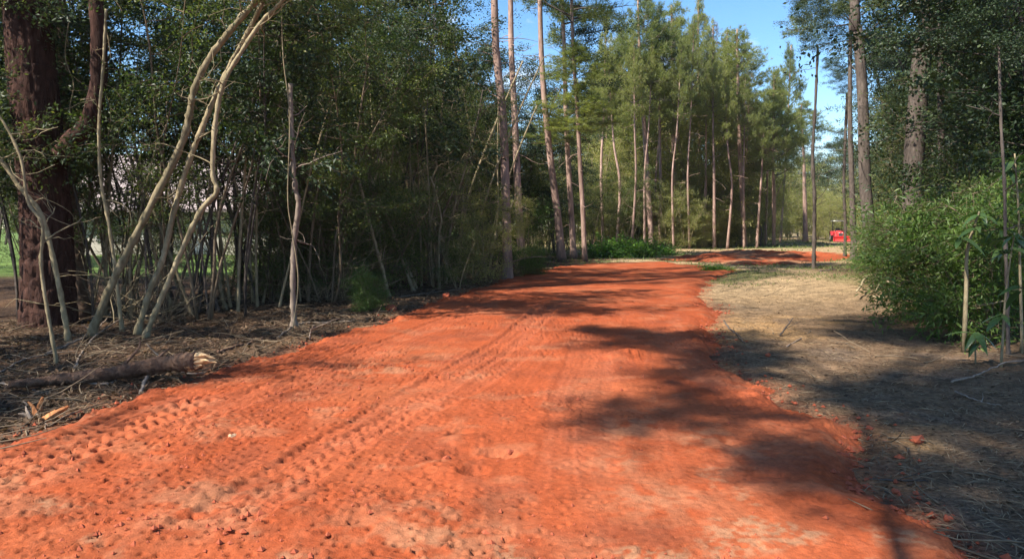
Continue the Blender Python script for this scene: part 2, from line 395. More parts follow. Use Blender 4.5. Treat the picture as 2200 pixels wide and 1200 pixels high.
def road_relief(x, y):
    near = 1 - sstep(9, 22, y); h = np.zeros_like(x); bright = np.zeros_like(x)
    # rough, crumbly belts
    rough = sstep(0.2, -0.8, x + 0.28 * (y - 4)) * 0.7 + sstep(0.0, 0.5, fbm(x * 0.8, y * 0.8, 81, 3)) * 0.6
    rough = np.clip(rough, 0, 1) * near * (1 - 0.85 * sstep(0.2, 1.2, x) * sstep(7.5, 4, y) * 0.6)
    r1 = fbm(x * 16, y * 16, 84, 4, 0.6); r2 = fbm(x * 34, y * 34, 88, 3, 0.6)
    h += rough * (0.005 * r1 + 0.010 * np.abs(r2)) + near * 0.003 * r2
    # small pits and crumbs
    f1, f2 = cells(x * 11, y * 11, 5); sel = _hash(np.floor(x * 2.7), np.floor(y * 2.7), 9)
    h += rough * 0.014 * sstep(0.26, 0.16, f1) * (sel > 0.6)
    h += 0.003 * fbm(x * 7, y * 7, 92, 3) * near + 0.020 * fbm(x * 1.3, y * 1.3, 95, 3)
    g1, _g2 = cells(x * 13 + 3.7, y * 13 + 1.1, 15); sel2 = _hash(np.floor(x * 13 + 3.7), np.floor(y * 13 + 1.1), 19)
    g3, _g4 = cells(x * 6.1 + 0.7, y * 6.1, 25); sel3 = _hash(np.floor(x * 3.3), np.floor(y * 3.3), 29)
    pit = np.clip(0.15 + rough, 0, 1) * near
    h -= pit * 0.040 * sstep(0.24, 0.15, g1 * (1 + 0.4 * r2)) * (sel2 > 0.55)
    h += pit * 0.016 * sstep(0.20, 0.12, g3 * (1 + 0.5 * r1)) * (sel3 > 0.6)
    for pts, hw, lug, groove in TRK:
        W = [gnd(*p)[:2] for p in pts]; sd, al = polyline_sd(W, x, y)
        ends = sstep(0.0, 0.4, al) * (1 - sstep(al.max() - 0.5, al.max(), al)) if al.max() > 0 else 1
        inn = sstep(hw, hw * 0.82, np.abs(sd)) * ends
        wob = fbm(x * 2, y * 2, 103, 2)
        ph = (al + np.abs(sd) * 0.55 + np.where(sd > 0, 0.07, 0)) / 0.145
        saw = ph - np.floor(ph); bar = sstep(0.0, 0.10, saw) * sstep(0.62, 0.48, saw)
        gap = sstep(0.02, 0.05, np.abs(np.abs(sd) - hw * 0.42))
        h += inn * (-groove * 0.6 - lug * bar * gap * np.clip(0.75 + wob, 0, 1.2))
        rim = np.exp(-((np.abs(sd) - hw * 1.12) / (0.05)) ** 2) * ends
        h += rim * groove * (0.7 + 0.5 * r1); bright += inn * 0.35
        h -= inn * rough * 0.012 * r1
    sdc, alc = polyline_sd([gnd(*p)[:2] for p in ((500, 1400), (740, 1000), (960, 800), (1120, 700), (1250, 620), (1400, 580))], x, y)
    st = fbm(sdc * 14, alc * 0.5, 161, 3); h += 0.006 * st * near; bright += 0.5 * np.clip(st, 0, 1)
    # torn holes and lumps in the middle foreground
    for px, py, rad, dep in ((985, 945, .10, -.05), (1000, 990, .12, -.045), (945, 1000, .10, -.04), (1060, 985, .09, -.05), (1015, 1030, .10, -.055), (1095, 990, .07, -.045),
                             (500, 950, .10, -.035), (1000, 960, .16, .03), (965, 1025, .17, .03), (700, 1110, .3, .025), (850, 1130, .25, .025), (1330, 775, .2, .05), (1365, 770, .18, .05),
                             (240, 1000, .07, -.03), (1560, 965, .05, -.03), (1800, 985, .06, -.04), (1780, 1090, .06, -.04)):
        gx, gy, _ = gnd(px, py); r = np.hypot(x - gx, (y - gy)) / rad
        h += dep * np.exp(-(r * (1 + 0.5 * r1)) ** 4 * 1.2)
    # cracks across the compacted right part
    for k in range(16):
        px = [1560, 1590, 1620, 1700, 1740, 1800, 1765, 1820, 1250, 1262, 1270, 1640, 1690, 1850, 1905, 1600][k]; py = [905, 930, 958, 990, 1010, 965, 975, 1060, 888, 898, 908, 1035, 900, 1100, 1120, 880][k]
        gx, gy, _ = gnd(px, py); a = 0.1 * math.sin(k * 3); dx = (x - gx) * math.cos(a) + (y - gy) * math.sin(a); dy = -(x - gx) * math.sin(a) + (y - gy) * math.cos(a)
        h -= 0.02 * sstep(0.16, 0.08, np.abs(dx)) * sstep(0.022, 0.008, np.abs(dy + 0.02 * np.sin(dx * 25)))
    return h, rough, bright
rx = axis(-9, 16, -4.3, 2.6, 0.0115, 1.05); ry = axis(0.5, 36, 3.1, 5.6, 0.0115, 1.014)
X, Y = np.meshgrid(rx, ry); x = X.ravel(); y = Y.ravel()
d = road_sdf(x, y); h, rough, bright = road_relief(x, y)
edge = sstep(0.16, -0.35, d)
lump = np.exp(-((d + 0.18) / 0.14) ** 2) * np.clip(0.5 + fbm(x * 3, y * 3, 111, 3) * 1.2, 0, 1.2)
zr = base_z(x, y) - 0.055 + 0.11 * edge + h * sstep(0.02, -0.25, d) + 0.05 * lump * (0.6 + 0.6 * fbm(x * 11, y * 11, 115, 3))
col = np.tile(np.array([0.325, 0.072, 0.026]), (len(x), 1))
m1 = fbm(x * 0.9, y * 0.9, 121, 4); m2 = fbm(x * 3.1, y * 3.1, 125, 4)
col = lerp(col, np.tile(np.array([0.372, 0.104, 0.043]), (len(x), 1)), sstep(-0.2, 0.5, m1) * 0.7)
col = lerp(col, np.tile(np.array([0.215, 0.044, 0.018]), (len(x), 1)), np.clip(rough * 0.45 * sstep(-0.3, 0.4, m2) + 0.5 * sstep(-0.5, -0.1, d) * sstep(-0.2, 0.3, m2), 0, 1))
col = lerp(col, np.tile(np.array([0.235, 0.062, 0.030]), (len(x), 1)), sstep(0.1, 0.55, fbm(x * 1.7, y * 1.7, 181, 4)) * 0.6)
col = lerp(col, np.tile(np.array([0.38, 0.165, 0.088]), (len(x), 1)), sstep(0.2, 0.6, fbm(x * 2.6, y * 2.6, 187, 4)) * 0.35)
sand = sstep(0.12, 0.55, m2 + 0.55 * m1 + 0.42 * sstep(4.0, 3.3, y + 0.12 * np.abs(x - 0.2)) - 0.15)
sand *= sstep(-0.35, 0.25, fbm(x * 24, y * 24, 133, 3))
sand *= np.clip(0.35 + sstep(5.2, 3.6, y), 0, 1)
for px, py, rad in ((1400, 1090, .34), (1330, 1010, .2), (1500, 960, .25), (820, 800, .4), (1010, 815, .2), (470, 1110, .35), (900, 1180, .45), (1330, 930, .3), (1600, 985, .2), (40, 1045, .25)):
    gx, gy, _ = gnd(px, py); sand = np.maximum(sand, np.exp(-(np.hypot(x - gx, (y - gy) * 0.9) / rad) ** 2 * (1 - 0.9 * m2)) * 0.75 * sstep(-0.5, 0.3, fbm(x * 9, y * 9, 131, 3)))
col = lerp(col, np.tile(np.array([0.36, 0.225, 0.130]), (len(x), 1)), np.clip(sand, 0, 1) * 0.6)
col = lerp(col, np.tile(np.array([0.40, 0.125, 0.064]), (len(x), 1)), np.clip(bright, 0, 1) * 0.5)
F = grid_faces(len(rx), len(ry)); keep = (d[F] < 0.22).any(1) & (y[F].mean(1) > 0.6)
F = F[keep]; used = np.unique(F); remap = np.full(len(x), -1); remap[used] = np.arange(len(used))
road = tag(obj('dirt_road', new_mesh('dirt_road', np.stack([x, y, zr], 1)[used], remap[F], M['road'], True, col[used] * 0.80)), kind='structure',
           label='graded red clay road with tyre tracks curving away to the right')
# second stretch of red clay further on
tx = np.arange(6, 36, 0.09); ty = np.arange(26, 60, 0.12)
X, Y = np.meshgrid(tx, ty); x = X.ravel(); y = Y.ravel(); d = track_sdf(x, y)
zt = base_z(x, y) - 0.055 + sstep(0.3, -0.7, d) * (0.11 + 0.16 * np.clip(fbm(x * 0.8, y * 0.8, 141, 4), 0, 1) + 0.10 * fbm(x * 3, y * 3, 145, 3) * sstep(-0.3, -1, d))
col = lerp(np.tile(np.array([0.32, 0.075, 0.03]), (len(x), 1)), np.tile(np.array([0.36, 0.20, 0.11]), (len(x), 1)), sstep(0.0, 0.5, fbm(x * 0.6, y * 0.6, 151, 3)) * 0.8)
F = grid_faces(len(tx), len(ty)); keep = (d[F] < 0.4).any(1); F = F[keep]; used = np.unique(F); remap = np.full(len(x), -1); remap[used] = np.arange(len(used))
tag(obj('dirt_track', new_mesh('dirt_track', np.stack([x, y, zt], 1)[used], remap[F], M['road'], True, col[used] * 0.80)), kind='structure',
    label='lumpy strip of red clay crossing the clearing before the far pines')

# ------------------------------------------------------------------ foliage and tree generators
def leaves(P, D, L, W, rng, up=0.6, fold=0.25):
    """diamond leaves at P pointing along D"""
    n = len(P); D = D / (np.linalg.norm(D, axis=1)[:, None] + 1e-9)
    Nn = rng.normal(size=(n, 3)) * 0.7; Nn[:, 2] += up
    S = np.cross(D, Nn); S /= np.linalg.norm(S, axis=1)[:, None] + 1e-9
    U = np.cross(S, D)
    mid = P + D * (L * 0.45)[:, None]; lift = U * (L * fold * 0.25)[:, None]
    V = np.stack([P, mid + S * (W * 0.5)[:, None] + lift, P + D * L[:, None], mid - S * (W * 0.5)[:, None] + lift], 1).reshape(-1, 3)
    F = np.arange(4 * n).reshape(n, 4); return V, F
def rnd_dir(rng, n, zlo=-0.3, zhi=0.8):
    a = rng.uniform(0, 2 * np.pi, n); z = rng.uniform(zlo, zhi, n); r = np.sqrt(np.clip(1 - z * z, 0, 1))
    return np.stack([r * np.cos(a), r * np.sin(a), z], 1)
def wander(p, d, L, n, rng, wob=0.15, grav=0.0):
    P = [np.array(p, float)]; d = np.array(d, float); d /= np.linalg.norm(d)
    for _ in range(n):
        d = d + rng.normal(size=3) * wob; d[2] += grav; d /= np.linalg.norm(d); P.append(P[-1] + d * L / n)
    return np.array(P)
def gen_broadleaf(name, seed, H, stems, lo, nbr, ntw, nleaf, leafL, leafW, spread=1.0, rbase=0.05, brL=(0.7, 1.7), leafmat='thicket', barkmat='twig', spray=0.13, label='', cat='tree', twr=0.0055, droop=-0.03, leanf=1.0):
    """multi-stemmed small-leaved tree: trunk part with limbs and twigs, crown part of separate leaves"""
    rng = np.random.default_rng(seed); mb = MB(); LP = []; LD = []
    twigs = []
    for s in range(stems):
        a = rng.uniform(0, 6.28); lean = rng.uniform(0.05, 0.32) * spread * leanf
        P = wander((0.12 * math.cos(a), 0.12 * math.sin(a), -0.1), (math.cos(a) * lean, math.sin(a) * lean, 1), H * rng.uniform(0.8, 1.05), 9, rng, 0.085)
        r0 = rbase * rng.uniform(0.7, 1.15); R = np.linspace(r0, r0 * 0.2, len(P)); P2 = spline(P, 16); mb.tube(P2, np.interp(np.linspace(0, 1, 16), np.linspace(0, 1, len(P)), R), 6)
        for b in range(nbr):
            t = lo + (1 - lo) * (b + rng.uniform(0, 1)) / nbr; p = P2[min(15, int(t * 15.99))]
            dd = rnd_dir(rng, 1, -0.1, 0.65)[0]; Lb = rng.uniform(*brL) * (1.15 - 0.55 * t) * spread
            B = wander(p, dd, Lb, 5, rng, 0.22, droop); mb.tube(B, np.linspace(0.013, 0.005, 6) * (rbase / 0.05) ** 0.5, 3, False); twigs.append(B[2:])
            for k in range(ntw):
                q = B[rng.integers(1, 6)] ; td = (B[-1] - B[0]) / (Lb + 1e-6) * 0.7 + rnd_dir(rng, 1, -0.5, 0.6)[0]
                T = wander(q, td, rng.uniform(0.25, 0.75) * spread, 3, rng, 0.3, droop)
                if k % 2 == 0: mb.tube(T, np.linspace(twr, twr * 0.5, 4), 3, False)
                twigs.append(T)
    per = max(1, nleaf // len(twigs))
    for T in twigs:
        m = int(per * rng.uniform(0.4, 1.6)); u = rng.uniform(0.1, 1, m) * (len(T) - 1); i = np.minimum(u.astype(int), len(T) - 2); f = (u - i)[:, None]
        q = T[i] * (1 - f) + T[i + 1] * f + rng.normal(size=(m, 3)) * spray * np.array([1, 1, 0.55])
        LP.append(q); LD.append((T[-1] - T[0]) / 0.5 + rng.normal(size=(m, 3)) * 0.8)
    LP = np.vstack(LP); LD = np.vstack(LD); LD[:, 2] -= 0.15
    n = len(LP); sz = rng.uniform(0.7, 1.3, n)
    V, F = leaves(LP, LD, leafL * sz, leafW * sz, rng)
    root = thing(name, label, cat)
    mb.build('trunk', M[barkmat], root)
    obj('crown', new_mesh('crown', V, F, M[leafmat], False), root)
    return root
def gen_pine_crown(seed, H, R, nbr, ntuft, needle=0.2, blades=16, full=1.0, mat='pine', width=0.013):
    """branches and needle tufts of a tall pine; origin at the foot of the crown"""
    rng = np.random.default_rng(seed); mb = MB(); TP = []; TD = []
    for b in range(nbr):
        t = (b + rng.uniform(0, 1)) / nbr; a = b * 2.4 + rng.uniform(-0.5, 0.5)
        prof = (0.55 + 0.75 * math.sin(math.pi * min(1, t * 1.1 + 0.18))) * (1 - t) ** 0.35
        L = R * prof * rng.uniform(0.65, 1.15) + 0.15; el = 0.05 + 0.75 * t + rng.uniform(-0.15, 0.2)
        B = wander((0, 0, t * H), (math.cos(a), math.sin(a), el), L, 6, rng, 0.14, 0.05); mb.tube(B, np.linspace(0.035 * (1 - 0.6 * t) + 0.008, 0.008, 7), 4, False)
        nt = max(3, int(ntuft * L / R))
        for k in range(nt):
            u = rng.uniform(0.3, 1.0) ** 0.8 * 6; i = min(5, int(u)); q = B[i] * (1 - u + i) + B[i + 1] * (u - i)
            off = rng.normal(size=3) * np.array([0.24, 0.24, 0.16]) * (0.5 + 0.5 * L / R) * R * 0.42
            e = q + off
            if k % 3 == 0: mb.tube([q, (q + e) / 2 + (0, 0, -0.02), e], [0.009, 0.007, 0.005], 3, False)
            TP.append(e); TD.append(off / (np.linalg.norm(off) + 1e-6) * 0.5 + (B[-1] - B[0]) / L * 0.4 + np.array([0, 0, 0.5]))
    TP = np.array(TP); TD = np.array(TD); n = len(TP)
    P = np.repeat(TP, blades, 0); D = np.repeat(TD, blades, 0) + rng.normal(size=(n * blades, 3)) * 0.75
    P = P + rng.normal(size=P.shape) * 0.05; D /= np.linalg.norm(D, axis=1)[:, None]
    Ls = needle * rng.uniform(0.7, 1.25, len(P)); S = np.cross(D, rng.normal(size=P.shape)); S /= np.linalg.norm(S, axis=1)[:, None] + 1e-9
    V = np.stack([P - S * width * 0.5, P + S * width * 0.5, P + D * Ls[:, None]], 1).reshape(-1, 3)
    return mb.mesh('branches', M['darkbark']), new_mesh('crown', V, np.arange(len(V)).reshape(-1, 3), M[mat], False)

# ------------------------------------------------------------------ pines and saplings traced at their real places
def path3(pts, Y=None, drift=0.0):
    b = gnd(*pts[0]); Y0 = b[1] if Y is None else Y
    W = [at(px, py, Y0 + drift * k / max(1, len(pts) - 1)) for k, (px, py) in enumerate(pts)]
    return W, Y0
def trunk_mesh(W, R, H, bark, seed, sides=10, stubs=0, flare=1.45, plates=False, rough=0.03):
    """W: local points from the base up; goes on straight to height H"""
    rng = np.random.default_rng(seed); W = [np.array(w, float) for w in W]
    W[0][2] = -0.12
    if W[-1][2] < H:
        d = W[-1] - W[-2]; d /= np.linalg.norm(d); d[:2] *= 0.5; d /= np.linalg.norm(d); W.append(W[-1] + d * (H - W[-1][2]) / max(0.3, d[2]))
    n = 150 if plates else 34
    P = spline(W, n); zz = np.clip(P[:, 2] / H, 0, 1)
    r0, r1 = R; rad = r1 + (r0 - r1) * (1 - zz) ** 0.9; rad *= 1 + (flare - 1) * np.exp(-np.clip(P[:, 2], 0, 99) / (2.2 * r0 + 0.05))
    mb = MB()
    if plates:
        k = 84; ang = np.linspace(0, 2 * np.pi, k, endpoint=False)
        A, Z = np.meshgrid(ang, P[:, 2]); s = rad[:, None] * np.ones((1, k))
        u = np.stack([np.cos(A) * 2.6, np.sin(A) * 2.6], -1); w = (u[..., 0] + u[..., 1] * 1.7 + Z * 0.0)
        f1, f2 = cells(A * 17 / 6.2832 * 1.0 + 0.25 * fbm(A * 2, Z * 1.5, 5, 2), Z * 2.6 + 0.2 * fbm(A * 3, Z * 3, 6, 2), 77)
        gap = sstep(0.02, 0.22, f2 - f1); s = s * (0.90 + 0.10 * gap + 0.03 * fbm(A * 9, Z * 9, 7, 3)) * (1 + 0.05 * np.sin(A * 5 + 1) * np.exp(-Z / 0.7))
        V = np.stack([P[:, None, 0] + s * np.cos(A), P[:, None, 1] + s * np.sin(A), P[:, None, 2] + 0 * A], -1).reshape(-1, 3)
        idx = np.arange(n * k).reshape(n, k)
        mb.add(V, np.stack([idx[:-1], np.roll(idx[:-1], -1, 1), np.roll(idx[1:], -1, 1), idx[1:]], -1).reshape(-1, 4))
    else:
        mb.tube(P, rad, sides, True, rough, rng)
    for _ in range(stubs):
        i = rng.integers(int(n * 0.12), int(n * 0.95)); a = rng.uniform(0, 6.28)
        B = wander(P[i], (math.cos(a), math.sin(a), rng.uniform(-0.3, 0.5)), rng.uniform(0.3, 1.5), 4, rng, 0.2, -0.02); mb.tube(B, np.linspace(0.016, 0.005, 5), 4, False)
    return mb.mesh('trunk', M[bark]), P
PC = [gen_pine_crown(s, 7.0, 2.5, 46, 46, needle=0.27, blades=15, width=0.026) for s in (1, 2, 3)]
PCB = [gen_pine_crown(7, 7.0, 2.3, 40, 24, needle=0.25, blades=14, width=0.024, mat='pine_brown')]
PCBIG = [gen_pine_crown(s, 8.0, 4.2, 58, 40, needle=0.24, blades=16, width=0.02) for s in (4, 5)]
for k, pr in enumerate(PC + PCB + PCBIG): pass
def pine(label, pts, wpx, H, crown, cH, cR, Y=None, bark='pinebark', stubs=8, seed=1, group=None, name='pine_tree', taper=0.55, plates=False, low=None, flare=1.45):
    W, Y0 = path3(pts, Y); bx, by = W[0][0], W[0][1]; bz = gz(bx, by)
    t = thing(name, label, 'tree', (bx, by, bz), 0, group)
    L = [(w[0] - bx, w[1] - by, w[2] - bz) for w in W]; r0 = wpx * 0.5 * Y0 / FPX
    me, P = trunk_mesh(L, (r0, r0 * taper * 0.5), H, bark, seed, 14 if wpx > 20 else 9, stubs, flare, plates)
    obj('trunk', me, t)
    if crown:
        zc = H - cH; i = int(np.argmin(np.abs(P[:, 2] - zc))); rng = random.Random(seed)
        bm, cm = crown; hz = 8.0 if crown in PCBIG else 7.0; rr = 4.2 if crown in PCBIG else 2.5
        for nm, me2 in (('branches', bm), ('crown', cm)):
            o = obj(nm, me2, t, tuple(P[i])); o.scale = (cR / rr, cR / rr, cH / hz); o.rotation_euler = (0, 0, rng.uniform(0, 6.28))
    if low:
        for (frac, cH2, cR2, cm2) in low:
            i = int(frac * (len(P) - 1)); bm, cm = cm2
            for nm, me2 in (('branches', bm), ('crown', cm)):
                o = obj(nm, me2, t, tuple(P[i])); o.scale = (cR2 / 2.5, cR2 / 2.5, cH2 / 7.0); o.rotation_euler = (0, 0, frac * 20)
    return t
# left edge of the frame: the thick old pine, forked
big = pine('massive old pine with dark red plated bark at the left edge', [(105, 684), (103, 560), (97, 430), (84, 300), (70, 150), (58, 0)], 100, 24, PCBIG[0], 7.5, 3.4, bark='bigbark', stubs=0, seed=3, plates=True, name='old_pine', flare=1.12, taper=0.9)
W, _ = path3([(128, 335), (158, 300), (190, 262), (208, 200), (214, 110), (206, 0), (198, -200)], gnd(105, 684)[1] - 0.25)
mb = MB(); b0 = np.array(big.location); Wl = np.array(W) - b0
mb.tube(spline(Wl, 30), np.linspace(0.16, 0.11, 30), 14, True, 0.12, RNG); obj('limb', mb.mesh('limb', M['bigbark']), big)
PINES = [
    ('straight pine with grey flared foot at the bend of the red road', [(1090, 600), (1090, 545), (1087, 430), (1080, 250), (1068, 130), (1062, 0)], 21, 19, 0, 7, 3.0, None),
    ('slim dark pine just behind the pine with the flared foot', [(1122, 575), (1113, 420), (1106, 250), (1099, 120), (1097, 0)], 17, 20, 1, 7, 2.8, None),
    ('leaning grey pine, leftmost of the three standing close at the road bend', [(1207, 558), (1200, 480), (1190, 400), (1178, 300), (1165, 150), (1160, 0)], 17, 20, 2, 7, 2.8, None),
    ('pale pine in the middle of the three at the road bend', [(1233, 554), (1228, 470), (1221, 350), (1216, 250), (1212, 100), (1208, 0)], 13, 20, 0, 8, 2.6, None),
    ('slender pinkish pine right at the far left corner of the red road', [(1257, 561), (1252, 450), (1246, 350), (1240, 230), (1233, 130), (1228, 0)], 11, 19, 1, 8, 2.6, None),
]
for k, (lab, pts, w, H, ci, cH, cR, Yb) in enumerate(PINES):
    low = None
    if k == 3: low = [(0.42, 1.8, 1.7, PC[1])]
    if k == 4: low = [(0.45, 2.2, 2.0, PC[0]), (0.6, 2.0, 1.6, PC[2])]
    pine(lab, pts, w, H, PC[ci], cH, cR, Yb, seed=20 + k, stubs=12, low=low)
FAR = [  # label, pixels, width, top pixel row, crown rows, crown radius px, crown kind
    ('tallest far pine with broad green crown, left in the sunny row', [(1400, 534), (1394, 430), (1386, 300), (1377, 170), (1372, 60)], 13, -28, 225, 62, 0),
    ('thin far pine close behind the tallest one', [(1418, 533), (1419, 400), (1417, 270), (1414, 120)], 8, 20, 190, 40, 2),
    ('far pine with rust-tinged crown, one of a crossing pair', [(1456, 531), (1452, 430), (1447, 330), (1448, 200), (1444, 110)], 12, 12, 215, 52, 1),
    ('crooked far pine that bows right of its crossing partner', [(1459, 530), (1464, 430), (1467, 370), (1457, 290), (1447, 210), (1446, 150)], 9, 40, 180, 42, 3),
    ('far pine with a narrow pointed crown against the blue sky', [(1508, 527), (1505, 430), (1503, 330), (1501, 200), (1500, 90)], 9, -5, 170, 34, 2),
    ('far pine with thin reddish brown crown', [(1529, 525), (1530, 400), (1531, 280), (1531, 180)], 9, 55, 215, 40, 3),
    ('wavy far pine stem left of the last bright pine', [(1578, 527), (1577, 420), (1568, 340), (1564, 250)], 9, 70, 190, 38, 1),
    ('bright straight far pine, rightmost tall one of the sunny row', [(1599, 531), (1595, 430), (1589, 320), (1586, 200), (1584, 120)], 12, 62, 225, 56, 0),
    ('far pine with a short crown left in the gap of the woods', [(1345, 528), (1342, 380), (1338, 250), (1335, 130)], 9, 62, 250, 50, 2),
    ('small far pine left of the tallest, half hidden by green crowns', [(1312, 530), (1312, 380), (1310, 250), (1306, 150)], 9, 112, 290, 54, 1),
]
for k, (lab, pts, w, top, cb, crp, ci) in enumerate(FAR):
    Y0 = gnd(*pts[0])[1] + (3 if k > 7 else 0); H = at(pts[-1][0], top, Y0)[2]; cH = H - at(pts[-1][0], cb, Y0)[2]
    pine(lab, pts, w, H, (PC + PCB)[ci], cH, crp * Y0 / FPX * 1.2, Y0, seed=50 + k, stubs=16, flare=1.15, group='sunlit pines across the clearing')
pine('pink-trunked far pine beside the tractor lane', [(1731, 512), (1729, 440), (1727, 350), (1722, 250)], 10, 15, PC[1], 5, 2.6, 80, seed=70, stubs=10)
pine('stout dark pine on the right behind the bright green bush', [(1872, 592), (1866, 480), (1858, 380), (1853, 200), (1842, 60), (1836, 0)], 27, 20, PC[0], 6, 3.4, None, bark='darkbark', seed=72, stubs=14)
pine('thickest right-hand trunk, bending left near the top of the frame', [(1962, 600), (1961, 480), (1962, 380), (1970, 250), (1980, 130), (1994, 40), (1984, 0), (1960, -120)], 43, 18, PC[2], 6, 3.8, None, bark='darkbark', seed=73, stubs=10, taper=1.2)
pine('dark straight trunk just right of the thickest one', [(2022, 605), (2023, 450), (2022, 300), (2020, 100), (2020, 0)], 16, 18, PC[1], 6, 3.0, None, bark='darkbark', seed=74, stubs=12)
pine('grey trunk between the lone sapling and the stout dark pine', [(1835, 560), (1832, 450), (1828, 330), (1826, 200)], 13, 17, PC[1], 6, 2.6, None, bark='darkbark', seed=75, stubs=12)
# small-leaved trees of the thicket: one of each kind, copied below
TH = [gen_broadleaf('thicket_tree', s, H, st, lo, nb, 5, nl, {103: 0.105, 104: 0.052}.get(s, 0.066), {103: 0.048, 104: 0.022}.get(s, 0.029), 1.1, 0.030, (0.8, 2.1), lm, bk, 0.10)
      for s, H, st, lo, nb, nl, lm, bk in ((101, 8.5, 3, 0.36, 18, 17000, 'thicket', 'twig'), (102, 7.5, 3, 0.34, 18, 17000, 'privet', 'twig'), (103, 9.5, 2, 0.34, 24, 9500, 'oak', 'darkbark'), (104, 6.5, 4, 0.30, 13, 15000, 'privet', 'twig'))]
SH = [gen_broadleaf('thicket_shrub', s, H, st, 0.18, nb, 6, nl, 0.058, 0.026, 1.0, 0.022, (0.5, 1.2), lm, 'twig', 0.12, cat='shrub')
      for s, H, st, nb, nl, lm in ((111, 3.2, 5, 9, 9000, 'thicket'), (112, 2.4, 5, 8, 8000, 'privet'))]
OK_ = [gen_broadleaf('oak_tree', s, H, 2, 0.26, 30, 8, 32000, 0.085, 0.045, 1.45, 0.085, (1.0, 2.6), 'oak', 'darkbark', 0.17, twr=0.006, leanf=0.35)
       for s, H in ((121, 11.0), (122, 9.0))]
SUN = [gen_broadleaf('sunny_shrub_tree', s, H, 4, 0.12, 16, 7, 13000, 0.095, 0.045, 1.15, 0.045, (0.9, 2.0), lm, 'palebark', 0.2, twr=0.010)
       for s, H, lm in ((131, 7.0, 'yellowgreen'), (132, 5.5, 'privet'), (133, 8.0, 'yellowgreen'))]
BUSH = [gen_broadleaf('bush', s, 2.0, 10, 0.10, 8, 5, 10500, 0.095, 0.026, 1.05, 0.010, (0.4, 1.0), 'fern', 'twig', 0.10, cat='bush', droop=-0.06, twr=0.004) for s in (141, 142)]
protos = TH + SH + OK_ + SUN + BUSH
XL = ([9, 12, 17, 22, 27, 33, 40, 50, 56, 62, 75, 95, 120], [-4.9, -4.2, -3.2, -2.7, -2.0, -0.3, 4.2, 8.6, 13, 19.5, 26, 34, 40])
def xl(y): return float(np.interp(y, *XL))
def xr(y): return 0.46 * y + 1.6
def pxof(x, y): return CX + FPX * x / y
R2 = random.Random(5)
placed = []; SCAT = []
def scatter(protos, n, ylo, yhi, fx, scl, label, group, mind, test=None, cat=None):
    k = 0; tries = 0
    while k < n and tries < n * 60:
        tries += 1; y = R2.uniform(ylo, yhi); x = fx(y)
        if not (-260 < pxof(x, y) < 2460): continue
        if test and not test(x, y): continue
        if 1700 < pxof(x, y) < 1850 and 36 < y < 86: continue
        tq = (36.2 - x) * 0.82 + (80 - y) * 0.57; tl = abs((36.2 - x) * 0.57 - (80 - y) * 0.82)
        if 0 < tq < 16 and tl < 5.5: continue                      # the tractor stands in the sun
        if any((x - a) ** 2 + (y - b) ** 2 < mind * mind for a, b in placed): continue
        placed.append((x, y)); s = R2.uniform(*scl)
        SCAT.append((copy_tree(R2.choice(protos), (x, y, gz(x, y)), R2.uniform(0, 6.28), (s, s, s * R2.uniform(0.9, 1.12)), label, group, cat), x, y)); k += 1
def open_left(x, y):                      # the lawn and the house show through on the left
    return not (pxof(x, y) < 640 and y > 17.5)
scatter(TH, 15, 11.5, 17.5, lambda y: xl(y) - R2.uniform(0.5, 6.5), (0.85, 1.12), 'small-leaved tree in the dark thicket left of the road', 'thicket trees left of the road', 0.9, open_left)
scatter(TH, 40, 17, 34, lambda y: xl(y) - R2.uniform(0.6, 8.5), (0.9, 1.25), 'small-leaved tree in the dark thicket left of the road', 'thicket trees left of the road', 1.0, open_left)
scatter(SH, 34, 15, 34, lambda y: xl(y) - R2.uniform(0.3, 6), (0.7, 1.1), 'low leafy shrub under the trees of the left thicket', 'shrubs in the left thicket', 0.7, lambda x, y: open_left(x, y) and pxof(x, y) > 560)
scatter(OK_, 12, 24, 48, lambda y: xl(y) - R2.uniform(3, 13), (0.95, 1.35), 'dark tall tree deep in the left woods', 'tall trees of the left woods', 1.6, open_left)
scatter(TH + SUN[1:2], 26, 36, 54, lambda y: xl(y) - R2.uniform(2.0, 11), (0.75, 1.0), 'leafy tree of the wood edge where the road bends', 'trees at the bend', 1.2)
scatter(SUN, 46, 54, 100, lambda y: xl(y) - R2.uniform(3.0, 9) , (0.8, 1.2), 'sunlit yellow-green shrubby tree across the clearing', 'sunlit shrubby trees across the clearing', 1.2)
scatter(OK_, 24, 66, 120, lambda y: xl(y) - R2.uniform(8, 28), (0.9, 1.25), 'far dark tree behind the sunlit pines', 'far trees behind the pines', 2.2)
scatter(SUN + OK_, 28, 96, 130, lambda y: R2.uniform(34, 80), (1.0, 1.5), 'far tree closing the end of the lane', 'far trees at the end of the lane', 2.5)
scatter(OK_ + TH[:1], 26, 11.5, 38, lambda y: xr(y) + R2.uniform(1.2, 11), (0.9, 1.25), 'dark evergreen tree in the shaded woods on the right', 'trees of the right-hand woods', 1.5, lambda x, y: pxof(x, y) > (2200 if y < 25 else 2000))
scatter(SH + SH + TH[3:], 30, 10, 30, lambda y: xr(y) + R2.uniform(0.3, 6), (0.75, 1.15), 'leafy undergrowth shrub in the shaded right-hand woods', 'shrubs in the right-hand woods', 0.8, lambda x, y: pxof(x, y) > (2110 if y < 24 else 1950))
scatter(OK_ + SUN, 30, 34, 95, lambda y: xr(y) + R2.uniform(0.8, 14), (0.9, 1.3), 'tree of the right-hand wood edge towards the tractor', 'trees along the right wood edge', 1.8, lambda x, y: pxof(x, y) > 1835 + 4600 / y)
